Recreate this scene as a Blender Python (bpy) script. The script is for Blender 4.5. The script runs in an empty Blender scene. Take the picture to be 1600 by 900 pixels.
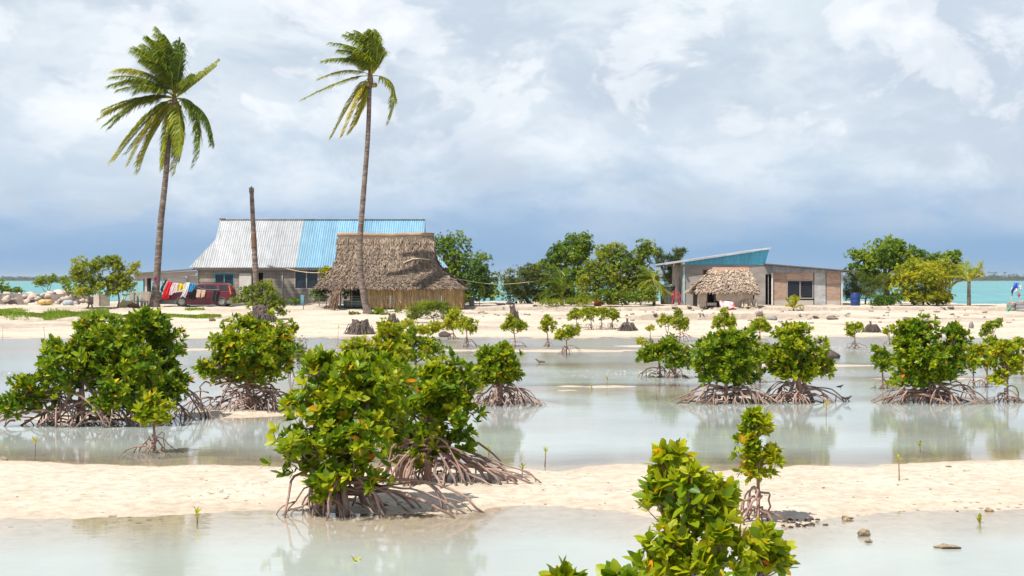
import bpy, bmesh, math, random
import numpy as np
from mathutils import Vector

rng = np.random.default_rng(7)
R = random.Random(11)
PI = math.pi
S = bpy.context.scene
COL = S.collection

# ------------------------------------------------------------------ camera, sky, sun, exposure
F = 2400.0            # focal length in pixels of the 1600-wide photograph
CAMZ, HOR = 2.5, 437.0
cam_d = bpy.data.cameras.new('camera')
cam = bpy.data.objects.new('camera', cam_d); COL.objects.link(cam)
cam.location = (0, 0, CAMZ); cam.rotation_euler = (PI / 2, 0, 0)
cam_d.sensor_width = 36.0; cam_d.lens = 36.0 * F / 1600.0
cam_d.shift_y = -(450 - HOR) / 1600.0
cam_d.clip_end = 20000; cam_d.clip_start = 0.1
S.camera = cam
S.render.resolution_x, S.render.resolution_y = 1024, 576
S.view_settings.view_transform = 'Standard'
S.view_settings.look = 'None'
S.view_settings.exposure = 0.40
S.view_settings.gamma = 1.0

SUN_EL, SUN_ROT = math.radians(58), math.atan2(-0.72, -0.69)
sdir = Vector((math.sin(SUN_ROT) * math.cos(SUN_EL), math.cos(SUN_ROT) * math.cos(SUN_EL), math.sin(SUN_EL)))
sun_d = bpy.data.lights.new('sun', 'SUN'); sun_d.energy = 5.0; sun_d.angle = math.radians(0.55)
sun_d.color = (1.0, 0.95, 0.86)
sun = bpy.data.objects.new('sun', sun_d); COL.objects.link(sun)
sun.rotation_euler = (-sdir).to_track_quat('-Z', 'Y').to_euler()

def build_world():
    w = bpy.data.worlds.new('World'); S.world = w; w.use_nodes = True
    nt = w.node_tree; N = nt.nodes; L = nt.links; N.clear()
    def nd(t, **k):
        n = N.new(t)
        for a, b in k.items(): setattr(n, a, b)
        return n
    def mth(op, a, b=None, clamp=False):
        n = nd('ShaderNodeMath', operation=op, use_clamp=clamp)
        for i, q in enumerate((a, b)):
            if q is None: continue
            if isinstance(q, (int, float)): n.inputs[i].default_value = q
            else: L.new(q, n.inputs[i])
        return n.outputs[0]
    def ramp(fac, pts, interp='LINEAR'):
        n = nd('ShaderNodeValToRGB'); cr = n.color_ramp; cr.interpolation = interp
        while len(cr.elements) < len(pts): cr.elements.new(0.5)
        for e, (p, c) in zip(cr.elements, pts):
            e.position = p; e.color = c if len(c) == 4 else (*c, 1)
        L.new(fac, n.inputs[0]); return n.outputs[0]
    def mix(f, a, b):
        n = nd('ShaderNodeMix', data_type='RGBA')
        if isinstance(f, (int, float)): n.inputs[0].default_value = f
        else: L.new(f, n.inputs[0])
        for i, q in ((6, a), (7, b)):
            if isinstance(q, tuple): n.inputs[i].default_value = (*q, 1)
            else: L.new(q, n.inputs[i])
        return n.outputs[2]
    tc = nd('ShaderNodeTexCoord'); gen = tc.outputs['Generated']
    sx = nd('ShaderNodeSeparateXYZ'); L.new(gen, sx.inputs[0]); z = sx.outputs[2]; xx = sx.outputs[0]
    def noise(scale, vs, det=8, rough=0.55, dist=0.0, off=(0, 0, 0), warp=None, ws=0):
        m = nd('ShaderNodeMapping'); m.inputs['Scale'].default_value = vs; m.inputs['Location'].default_value = off
        L.new(gen, m.inputs[0]); v = m.outputs[0]
        if warp is not None:
            vm = nd('ShaderNodeVectorMath', operation='MULTIPLY_ADD')
            L.new(warp, vm.inputs[0]); vm.inputs[1].default_value = (ws, ws, ws); L.new(v, vm.inputs[2]); v = vm.outputs[0]
        n = nd('ShaderNodeTexNoise'); n.inputs['Scale'].default_value = scale
        n.inputs['Detail'].default_value = det; n.inputs['Roughness'].default_value = rough
        n.inputs['Distortion'].default_value = dist
        L.new(v, n.inputs['Vector']); return n.outputs[0], n.outputs[1]
    sky = nd('ShaderNodeTexSky', sky_type='NISHITA', sun_disc=False, sun_elevation=SUN_EL, sun_rotation=SUN_ROT,
             altitude=0, air_density=1.0, dust_density=1.5, ozone_density=1.0)
    skyc = nd('ShaderNodeVectorMath', operation='SCALE'); L.new(sky.outputs[0], skyc.inputs[0]); skyc.inputs['Scale'].default_value = 0.075
    # base veil of cloud, by elevation, wobbling sideways
    _, wc = noise(5, (1, 1, 1.5), 3)
    w1, _ = noise(3.2, (1, 1, 3), 4, 0.5, 0, (3.1, 0, 0))
    zz = mth('ADD', z, mth('MULTIPLY', mth('SUBTRACT', w1, 0.5), 0.075))
    zn = mth('MULTIPLY', zz, 5.0)          # 0..1 over elevation sine 0..0.2
    grad = ramp(zn, [(0.0, (0.20, 0.36, 0.56)), (0.10, (0.205, 0.35, 0.55)), (0.22, (0.28, 0.41, 0.59)), (0.36, (0.45, 0.545, 0.655)),
                     (0.55, (0.53, 0.60, 0.675)), (0.80, (0.55, 0.62, 0.68)), (1.0, (0.59, 0.67, 0.71))])
    # broad grey/bright patches, streaky
    s1, _ = noise(9.5, (1, 1, 2.1), 10, 0.62, 0.15, (0.7, 1.9, 0.2), wc, 0.12)
    s1r = ramp(s1, [(0.38, (0, 0, 0)), (0.66, (1, 1, 1))], 'EASE')
    c1 = mix(mth('MULTIPLY', s1r, ramp(zn, [(0.12, (0, 0, 0)), (0.35, (.8, .8, .8))])), grad, (0.70, 0.75, 0.80))
    # darker undersides
    s3, _ = noise(11, (1, 1, 2.0), 10, 0.60, 0.15, (5.7, 0.4, 2.2), wc, 0.10)
    s3r = ramp(s3, [(0.44, (0, 0, 0)), (0.64, (1, 1, 1))], 'EASE')
    c2 = mix(mth('MULTIPLY', s3r, ramp(zn, [(0.08, (0, 0, 0)), (0.3, (.8, .8, .8))])), c1, (0.44, 0.51, 0.605))
    # cumulus heads, crisp
    s2, _ = noise(13, (1, 1, 1.45), 10, 0.58, 0.15, (4.3, 6.1, 2.4), wc, 0.10)
    s2r = ramp(s2, [(0.515, (0, 0, 0)), (0.575, (.55, .55, .55)), (0.70, (1, 1, 1))], 'EASE')
    cm = mth('MULTIPLY', s2r, ramp(zn, [(0.30, (0, 0, 0)), (0.55, (.7, .7, .7))]))
    c3 = mix(cm, c2, (0.86, 0.87, 0.89))
    # higher up the overcast breaks and the blue comes through
    n4, _ = noise(2.2, (1, 1, 1), 6, 0.55, 0.3, (1.2, 7.7, 3.3))
    br = ramp(n4, [(0.34, (0, 0, 0)), (0.52, (1, 1, 1))])
    hi = ramp(z, [(0.32, (0, 0, 0)), (0.52, (0.95, 0.95, 0.95))])
    c4 = mix(mth('MULTIPLY', br, hi), c3, skyc.outputs[0])
    c5 = mix(0.05, c4, skyc.outputs[0])
    bg = nd('ShaderNodeBackground'); L.new(c5, bg.inputs[0]); bg.inputs[1].default_value = 1.0
    o = nd('ShaderNodeOutputWorld'); L.new(bg.outputs[0], o.inputs[0])
build_world()

# ------------------------------------------------------------------ helpers
def P(u, v, Y):
    return np.array([(u - 800) / F * Y, Y, CAMZ - (v - HOR) / F * Y])
def X_(u, Y): return (u - 800) / F * Y
def Z_(v, Y): return CAMZ - (v - HOR) / F * Y
def Yw(v, g=0.0): return F * (CAMZ - g) / (v - HOR)

def _h(i, j, s):
    n = np.sin(i * 127.1 + j * 311.7 + s * 74.7) * 43758.5453
    return n - np.floor(n)
def vnoise(x, y, s=0):
    x = np.asarray(x, float); y = np.asarray(y, float)
    i = np.floor(x); j = np.floor(y); fx = x - i; fy = y - j
    fx = fx * fx * (3 - 2 * fx); fy = fy * fy * (3 - 2 * fy)
    a = _h(i, j, s); b = _h(i + 1, j, s); c = _h(i, j + 1, s); d = _h(i + 1, j + 1, s)
    return (a + (b - a) * fx) * (1 - fy) + (c + (d - c) * fx) * fy - 0.5
def fbm(x, y, s=0, o=4):
    t = 0; a = 1; f = 1
    for k in range(o):
        t = t + a * vnoise(x * f, y * f, s + k); a *= 0.5; f *= 2.03
    return t

NEAR_E = ([-800, 0, 200, 330, 440, 600, 740, 800, 850, 950, 1000, 1180, 1250, 1310, 1400, 1450, 1600, 2400],
          [815, 812, 808, 799, 797, 806, 803, 793, 789, 796, 806, 828, 822, 806, 801, 799, 797, 800])
FAR_E = ([-800, 0, 200, 330, 430, 800, 870, 1000, 1100, 1230, 1350, 1450, 1600, 2400],
         [722, 722, 728, 725, 728, 733, 735, 726, 735, 729, 730, 723, 718, 720])
PROF = ([-60, 46, 56, 63, 67, 70, 75, 80, 86, 90, 93, 97, 112, 122, 130, 150, 400, 20000],
        [-.30, -.16, -.035, -.010, 0.004, .07, .17, .27, .47, .70, .86, .92, .92, .5, -.15, -1.2, -3, -3])
def ground(X, Y):
    X = np.asarray(X, float); Y = np.asarray(Y, float)
    u = 800 + X / np.maximum(Y, 4) * F
    yn = F * CAMZ / (np.interp(u, *NEAR_E) - HOR)
    yf = F * CAMZ / (np.interp(u, *FAR_E) - HOR)
    e = 0.35 * fbm(X * 0.7, Y * 1.3, 3, 4)
    d = np.minimum(Y - yn + e * 0.7, yf - Y + e)
    bar = np.clip(0.055 * d, -0.16, 0.055)
    bar = np.where(d < 0, np.clip(0.07 * d, -0.16, 0), bar)
    yy = Y + 2.0 * fbm(X * 0.12, Y * 0.12, 9, 3)
    # right end of the island: beach drops to the sea sooner
    rr = np.clip((u - 1475) / 60, 0, 1) * np.clip((Y - 99) / 3, 0, 1)
    sh = np.interp(yy, *PROF) - rr * 0.5 * np.clip((Y - 100) / 10, 0, 1)
    # small eroded ledge on the right-hand bank
    lm = np.clip((u - 960) / 50, 0, 1) * np.clip((1330 - u) / 120, 0, 1)
    ed = yy - 84.5 - 1.0 * fbm(X * 0.9, 0 * Y, 21, 3)
    sh = sh + lm * np.where(ed > 0, 0.20 * np.exp(-np.maximum(ed, 0) / 2.2), -0.10 * np.exp(-np.maximum(-ed, 0) / 2.0))
    ed2 = yy - 91.5 - 0.8 * fbm(X * 1.1, 0 * Y, 25, 3)
    lm2 = np.clip((u - 640) / 100, 0, 1)
    sh = sh + lm2 * np.where(ed2 > 0, 0.06 * np.exp(-np.maximum(ed2, 0) / 2.5), -0.10 * np.exp(-np.maximum(-ed2, 0) / 1.5))
    def mound(uc, vc, rx, ry, top):
        yc = F * CAMZ / (vc - HOR); xc = (uc - 800) / F * yc
        q = ((X - xc) / rx) ** 2 + ((Y - yc) / ry) ** 2
        return top - 0.10 * np.maximum(q, 0) ** 0.75 + 0.03 * fbm(X * 1.5, Y * 1.5, 5, 3)
    ms = [mound(390, 645, 1.9, 1.5, .06), mound(140, 652, 2.3, 1.3, .035), mound(785, 628, 1.4, 1.2, .028),
          mound(1150, 622, 1.9, 1.2, .022), mound(1450, 625, 1.6, 1.1, .022), mound(900, 610, 2.6, 1.8, -.01),
          mound(620, 610, 3.0, 3.0, .03), mound(840, 548, 10.0, 2.6, .026), mound(1250, 571, 9, 1.8, .022), mound(230, 546, 8, 2.2, .026), mound(950, 604, 3.8, 1.0, .016), mound(1480, 592, 4.5, 1.1, .016), mound(1100, 541, 9, 2.2, .022), mound(560, 572, 5, 1.6, .02)]
    z = np.maximum(bar, sh)
    for m in ms: z = np.maximum(z, m)
    z = z + np.where((z < 0.0) & (Y > 19) & (Y < 66), np.clip(-z / .06, 0, 1) * .075 * (fbm(X * .22, Y * .42, 91, 4) - .10), 0)
    z = np.maximum(z, -0.20 - 0.0 * X) * (Y < 75) + z * (Y >= 75)
    amp = np.clip(0.012 + 0.0009 * np.maximum(Y - 60, 0), 0.012, 0.04)
    z = z + amp * fbm(X * 1.7, Y * 1.7, 31, 4) + 0.006 * fbm(X * 9, Y * 9, 41, 3) * (Y < 30)
    z = z + np.clip((Y - 72) / 10, 0, 1) * np.clip((120 - Y) / 10, 0, 1) * 0.05 * fbm(X * 1.3, Y * 0.8, 51, 4)
    return z
def gz(x, y): return float(ground(np.array([x]), np.array([y]))[0])

_YS = np.concatenate([np.linspace(9, 60, 700), np.linspace(60.1, 118, 1200)])
def groundY(u, v, water=True):
    """depth at which the view through photo pixel (u, v) meets the ground or the water"""
    g = ground(X_(u, _YS), _YS); g = np.maximum(g, 0) if water else g
    k = np.nonzero(HOR + F * (CAMZ - g) / _YS <= v)[0]
    return float(_YS[k[0]]) if len(k) else 118.0
ORG = {}
def setp(o, label=None, cat=None, group=None, kind=None):
    for k, q in (('label', label), ('category', cat), ('group', group), ('kind', kind)):
        if q: o[k] = q
    return o
def thing(name, loc, label, cat, group=None):
    o = bpy.data.objects.new(name, None); COL.objects.link(o); o.location = [float(q) for q in loc]
    o.empty_display_size = 0.2
    ORG[o.name] = np.array(loc, float)
    return setp(o, label, cat, group)
def link(name, me, mat, parent=None, label=None):
    o = bpy.data.objects.new(name, me); COL.objects.link(o)
    for m in (mat if isinstance(mat, (list, tuple)) else [mat]): me.materials.append(m)
    if parent is not None:
        o.parent = parent; ORG[o.name] = ORG[parent.name]
    if label: o['label'] = label
    return o
def np_mesh(name, V, quads=None, tris=None, attrs=None, smooth=False, org=None):
    V = np.asarray(V, float).reshape(-1, 3)
    if org is not None: V = V - org
    me = bpy.data.meshes.new(name)
    me.vertices.add(len(V)); me.vertices.foreach_set('co', V.astype(np.float32).ravel())
    loops = []; tot = []
    if quads is not None and len(quads): loops.append(np.asarray(quads).reshape(-1)); tot.append(np.full(len(quads), 4))
    if tris is not None and len(tris): loops.append(np.asarray(tris).reshape(-1)); tot.append(np.full(len(tris), 3))
    lp = np.concatenate(loops).astype(np.int32); tt = np.concatenate(tot).astype(np.int32)
    me.loops.add(len(lp)); me.loops.foreach_set('vertex_index', lp)
    me.polygons.add(len(tt))
    st = np.concatenate([[0], np.cumsum(tt)[:-1]]).astype(np.int32)
    me.polygons.foreach_set('loop_start', st)
    if smooth: me.polygons.foreach_set('use_smooth', np.ones(len(tt), bool))
    if attrs:
        for k, a in attrs.items():
            at = me.attributes.new(k, 'FLOAT', 'POINT'); at.data.foreach_set('value', np.asarray(a, np.float32))
    me.update(calc_edges=True); me.validate()
    return me

class MB:
    """collects boxes, tubes and sheets; build() links them as ONE mesh object"""
    def __init__(s): s.v = []; s.f = []; s.sm = []; s.t = []
    def add(s, V, Fs, smooth=False, tint=0.5):
        b = len(s.v); s.v += [tuple(map(float, q)) for q in V]
        s.f += [tuple(b + i for i in f) for f in Fs]; s.sm += [smooth] * len(Fs); s.t += [tint] * len(V)
        return s
    def box(s, x0, x1, y0, y1, z0, z1, tint=0.5):
        V = [(x0, y0, z0), (x1, y0, z0), (x1, y1, z0), (x0, y1, z0), (x0, y0, z1), (x1, y0, z1), (x1, y1, z1), (x0, y1, z1)]
        return s.add(V, [(3, 2, 1, 0), (4, 5, 6, 7), (0, 1, 5, 4), (1, 2, 6, 5), (2, 3, 7, 6), (3, 0, 4, 7)], tint=tint)
    def beam(s, a, b, w, h, tint=0.5):
        a = Vector(a); b = Vector(b); d = (b - a).normalized()
        up = Vector((0, 0, 1)) if abs(d.z) < 0.95 else Vector((0, 1, 0))
        sd = d.cross(up).normalized(); up = sd.cross(d)
        V = []
        for p in (a, b):
            for i, j in ((-1, -1), (1, -1), (1, 1), (-1, 1)): V.append(p + sd * (i * w / 2) + up * (j * h / 2))
        return s.add(V, [(3, 2, 1, 0), (4, 5, 6, 7), (0, 1, 5, 4), (1, 2, 6, 5), (2, 3, 7, 6), (3, 0, 4, 7)], tint=tint)
    def tube(s, pts, rad, n=6, cap=True, tint=0.5):
        pts = [Vector(tuple(map(float, p))) for p in pts]; k = len(pts)
        if not hasattr(rad, '__len__'): rad = [rad] * k
        V = []; ref = None
        for i, p in enumerate(pts):
            t = (pts[min(i + 1, k - 1)] - pts[max(i - 1, 0)])
            t = t.normalized() if t.length > 1e-9 else Vector((0, 0, 1))
            if ref is None: ref = Vector((1, 0, 0)) if abs(t.x) < 0.8 else Vector((0, 1, 0))
            a = (ref - t * ref.dot(t)).normalized(); ref = a; b = t.cross(a)
            for j in range(n):
                an = 2 * PI * j / n; V.append(p + (a * math.cos(an) + b * math.sin(an)) * rad[i])
        Fs = [(i * n + j, i * n + (j + 1) % n, (i + 1) * n + (j + 1) % n, (i + 1) * n + j) for i in range(k - 1) for j in range(n)]
        if cap: Fs += [tuple(range(n - 1, -1, -1)), tuple((k - 1) * n + j for j in range(n))]
        return s.add(V, Fs, True, tint)
    def lathe(s, c, prof, n=16, tint=0.5):
        V = []; c = Vector(tuple(map(float, c)))
        for r, z in prof:
            for j in range(n):
                an = 2 * PI * j / n; V.append((c.x + r * math.cos(an), c.y + r * math.sin(an), c.z + z))
        k = len(prof)
        Fs = [(i * n + j, i * n + (j + 1) % n, (i + 1) * n + (j + 1) % n, (i + 1) * n + j) for i in range(k - 1) for j in range(n)]
        Fs += [tuple(range(n - 1, -1, -1)), tuple((k - 1) * n + j for j in range(n))]
        return s.add(V, Fs, True, tint)
    def prism(s, poly, y0, y1, tint=0.5):
        """poly: (x,z) outline, extruded along y"""
        n = len(poly)
        V = [(x, y0, z) for x, z in poly] + [(x, y1, z) for x, z in poly]
        Fs = [tuple(range(n)), tuple(range(2 * n - 1, n - 1, -1))] + [((i + 1) % n, i, n + i, n + (i + 1) % n) for i in range(n)]
        return s.add(V, Fs, tint=tint)
    def build(s, name, mat, parent=None, label=None, bevel=0):
        me = bpy.data.meshes.new(name)
        o = ORG[parent.name] if parent is not None else np.zeros(3)
        me.from_pydata([(v[0] - o[0], v[1] - o[1], v[2] - o[2]) for v in s.v], [], s.f)
        me.polygons.foreach_set('use_smooth', s.sm)
        at = me.attributes.new('tint', 'FLOAT', 'POINT'); at.data.foreach_set('value', s.t)
        bm = bmesh.new(); bm.from_mesh(me); bmesh.ops.recalc_face_normals(bm, faces=bm.faces); bm.to_mesh(me); bm.free()
        ob = link(name, me, mat, parent, label)
        if bevel:
            m = ob.modifiers.new('bevel', 'BEVEL'); m.width = bevel; m.segments = 2; m.limit_method = 'ANGLE'
        return ob

def blob(mb, c, r, seed=0, n=2, rough=0.3, tint=0.5):
    bm = bmesh.new(); bmesh.ops.create_icosphere(bm, subdivisions=n, radius=1)
    V = np.array([v.co[:] for v in bm.verts]); Fs = [tuple(v.index for v in f.verts) for f in bm.faces]; bm.free()
    k = 1 + rough * (vnoise(V[:, 0] * 1.7 + seed * 3.1 + 20, V[:, 1] * 1.7 + V[:, 2] * 1.3 + 40, seed) * 1.4
                     + 0.6 * vnoise(V[:, 0] * 4 + seed + 9, V[:, 2] * 4 + V[:, 1] * 3 + 30, seed + 5))
    V = V * k[:, None] * np.array(r) + np.array(c)
    mb.add(V, Fs, True, tint)

# ------------------------------------------------------------------ materials
MATS = {}
def newmat(name):
    m = bpy.data.materials.new(name); m.use_nodes = True
    return m, m.node_tree.nodes, m.node_tree.links, m.node_tree.nodes['Principled BSDF']
def mramp(N, L, fac, pts, interp='LINEAR'):
    n = N.new('ShaderNodeValToRGB'); cr = n.color_ramp; cr.interpolation = interp
    while len(cr.elements) < len(pts): cr.elements.new(0.5)
    for e, (p, c) in zip(cr.elements, pts): e.position = p; e.color = (*c, 1)
    L.new(fac, n.inputs[0]); return n.outputs[0]
def mnoise(N, L, scale, det=5, rough=0.6, vs=(1, 1, 1), coord='Object', dist=0):
    tc = N.new('ShaderNodeTexCoord'); mp = N.new('ShaderNodeMapping'); mp.inputs['Scale'].default_value = vs
    L.new(tc.outputs[coord], mp.inputs[0])
    n = N.new('ShaderNodeTexNoise'); n.inputs['Scale'].default_value = scale; n.inputs['Detail'].default_value = det
    n.inputs['Roughness'].default_value = rough; n.inputs['Distortion'].default_value = dist
    L.new(mp.outputs[0], n.inputs['Vector']); return n.outputs[0]
def mmix(N, L, f, a, b, blend='MIX'):
    n = N.new('ShaderNodeMix'); n.data_type = 'RGBA'; n.blend_type = blend
    if isinstance(f, (int, float)): n.inputs[0].default_value = f
    else: L.new(f, n.inputs[0])
    for i, q in ((6, a), (7, b)):
        if isinstance(q, tuple): n.inputs[i].default_value = (*q[:3], 1)
        else: L.new(q, n.inputs[i])
    return n.outputs[2]
def mbump(N, L, h, strength=0.5, dist=0.02):
    b = N.new('ShaderNodeBump'); b.inputs['Strength'].default_value = strength; b.inputs['Distance'].default_value = dist
    L.new(h, b.inputs['Height']); return b.outputs[0]

def simple(name, c1, c2=None, scale=3.0, rough=0.7, vs=(1, 1, 1), bump=0.0, bscale=None, metal=0.0, spec=0.4, rng_=(0.35, 0.65)):
    if name in MATS: return MATS[name]
    m, N, L, b = newmat(name)
    c2 = c2 or tuple(q * 0.75 for q in c1)
    n = mnoise(N, L, scale, 6, 0.6, vs)
    L.new(mramp(N, L, n, [(rng_[0], c1), (rng_[1], c2)]), b.inputs['Base Color'])
    b.inputs['Roughness'].default_value = rough; b.inputs['Metallic'].default_value = metal
    b.inputs['Specular IOR Level'].default_value = spec
    if bump:
        n2 = mnoise(N, L, bscale or scale * 4, 5, 0.6, vs); L.new(mbump(N, L, n2, bump, 0.02), b.inputs['Normal'])
    MATS[name] = m; return m

def leafmat(name, pts, rough=0.40, transl=0.38, tcol=(0.5, 0.62, 0.03)):
    if name in MATS: return MATS[name]
    m, N, L, b = newmat(name)
    at = N.new('ShaderNodeAttribute'); at.attribute_name = 'tint'
    c = mramp(N, L, at.outputs['Fac'], pts)
    L.new(c, b.inputs['Base Color']); b.inputs['Roughness'].default_value = rough
    b.inputs['Specular IOR Level'].default_value = 0.28
    tr = N.new('ShaderNodeBsdfTranslucent')
    L.new(mmix(N, L, 0.75, c, tcol, 'MIX') if False else mmix(N, L, 1.0, c, (1.7, 1.5, 0.6), 'MULTIPLY'), tr.inputs[0])
    mx = N.new('ShaderNodeMixShader'); mx.inputs[0].default_value = transl
    L.new(b.outputs[0], mx.inputs[1]); L.new(tr.outputs[0], mx.inputs[2])
    L.new(mx.outputs[0], N['Material Output'].inputs[0])
    MATS[name] = m; return m

def leaf_mangrove(): return leafmat('mangrove_leaf', [(0, (.044, .115, .003)), (.30, (.140, .225, .005)), (.58, (.30, .345, .008)),
                                    (.85, (.40, .40, .018)), (.93, (.62, .48, .02)), (.965, (.68, .36, .02)), (1, (.60, .17, .02))])
def leaf_tree(): return leafmat('tree_leaf', [(0, (.040, .105, .006)), (.4, (.115, .20, .010)), (.75, (.23, .31, .014)), (1, (.36, .38, .02))], 0.5, 0.28)
def leaf_yellow(): return leafmat('yellow_leaf', [(0, (.095, .16, .008)), (.4, (.25, .30, .012)), (.75, (.37, .37, .015)), (1, (.55, .46, .02))], 0.5, 0.30)
def leaf_dark(): return leafmat('dark_leaf', [(0, (.030, .062, .010)), (.5, (.085, .125, .018)), (1, (.18, .21, .03))], 0.55, 0.25)
def leaf_dry(): return leafmat('dry_leaf', [(0, (.10, .12, .03)), (.5, (.19, .20, .05)), (1, (.34, .31, .12))], 0.6, 0.25)
def leaf_palm(): return leafmat('palm_leaflet', [(0, (.035, .085, .005)), (.40, (.115, .18, .008)), (.65, (.25, .30, .012)), (.87, (.46, .42, .03)), (1, (.48, .29, .06))], 0.35, 0.30)
def grassm(): return leafmat('grass_blade', [(0, (.09, .17, .012)), (.6, (.20, .30, .02)), (1, (.34, .38, .04))], 0.6, 0.25)
def barkm():
    if 'mangrove_bark' in MATS: return MATS['mangrove_bark']
    m = simple('mangrove_bark', (.40, .245, .20), (.15, .088, .07), 5, 0.8, (1, 1, .5), 0.6, 30); N, L = m.node_tree.nodes, m.node_tree.links; b = N['Principled BSDF']
    src = b.inputs['Base Color'].links[0].from_socket
    geo = N.new('ShaderNodeNewGeometry'); sp = N.new('ShaderNodeSeparateXYZ'); L.new(geo.outputs['Position'], sp.inputs[0])
    nz = N.new('ShaderNodeMath'); nz.operation = 'MULTIPLY_ADD'; L.new(mnoise(N, L, 6, 4, .6), nz.inputs[0]); nz.inputs[1].default_value = -.10; L.new(sp.outputs[2], nz.inputs[2])
    mr = N.new('ShaderNodeMapRange'); mr.inputs[1].default_value = -.02; mr.inputs[2].default_value = .05; mr.inputs[3].default_value = .75; mr.inputs[4].default_value = 0; L.new(nz.outputs[0], mr.inputs[0])
    c = mmix(N, L, mr.outputs[0], src, (.10, .082, .06))
    g2 = mnoise(N, L, 1.7, 4, .6); c = mmix(N, L, mramp(N, L, g2, [(.45, (0, 0, 0)), (.7, (.6, .6, .6))]), c, (.38, .29, .25))
    L.new(c, b.inputs['Base Color']); return m
def bark2(): return simple('tree_bark', (.20, .15, .11), (.10, .075, .055), 5, 0.85, (1, 1, .3), 0.6, 20)

def thatchm(name, a, b_, c):
    if name in MATS: return MATS[name]
    m, N, L, b = newmat(name)
    at = N.new('ShaderNodeAttribute'); at.attribute_name = 'tint'
    col = mramp(N, L, at.outputs['Fac'], [(0, a), (.55, b_), (1, c)])
    n = mnoise(N, L, 1.3, 5)
    L.new(mmix(N, L, 1.0, col, mramp(N, L, n, [(.3, (.72, .70, .68)), (.7, (1.15, 1.1, 1.0))]), 'MULTIPLY'), b.inputs['Base Color'])
    b.inputs['Roughness'].default_value = 0.85; b.inputs['Specular IOR Level'].default_value = .2
    MATS[name] = m; return m

def blockm(name='block_wall', c1=(.33, .29, .26), c2=(.25, .22, .195), mort=(.20, .18, .165), bw=0.45, rh=0.21, ms=0.014):
    if name in MATS: return MATS[name]
    m, N, L, b = newmat(name)
    tc = N.new('ShaderNodeTexCoord'); sp = N.new('ShaderNodeSeparateXYZ'); L.new(tc.outputs['Object'], sp.inputs[0])
    ad = N.new('ShaderNodeMath'); ad.operation = 'ADD'; L.new(sp.outputs[0], ad.inputs[0]); L.new(sp.outputs[1], ad.inputs[1])
    cb = N.new('ShaderNodeCombineXYZ'); L.new(ad.outputs[0], cb.inputs[0]); L.new(sp.outputs[2], cb.inputs[1])
    br = N.new('ShaderNodeTexBrick'); L.new(cb.outputs[0], br.inputs['Vector'])
    br.inputs['Color1'].default_value = (*c1, 1); br.inputs['Color2'].default_value = (*c2, 1); br.inputs['Mortar'].default_value = (*mort, 1)
    br.inputs['Scale'].default_value = 1; br.inputs['Brick Width'].default_value = bw; br.inputs['Row Height'].default_value = rh
    br.inputs['Mortar Size'].default_value = ms
    n = mnoise(N, L, 1.1, 6, .65, (1, 1, .7))
    L.new(mmix(N, L, 1.0, br.outputs[0], mramp(N, L, n, [(.32, (.68, .66, .64)), (.62, (1.12, 1.08, 1.05))]), 'MULTIPLY'), b.inputs['Base Color'])
    b.inputs['Roughness'].default_value = .9
    inv = N.new('ShaderNodeMath'); inv.operation = 'SUBTRACT'; inv.inputs[0].default_value = 1; L.new(br.outputs['Fac'], inv.inputs[1])
    L.new(mbump(N, L, inv.outputs[0], .6, .01), b.inputs['Normal'])
    MATS[name] = m; return m

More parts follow.
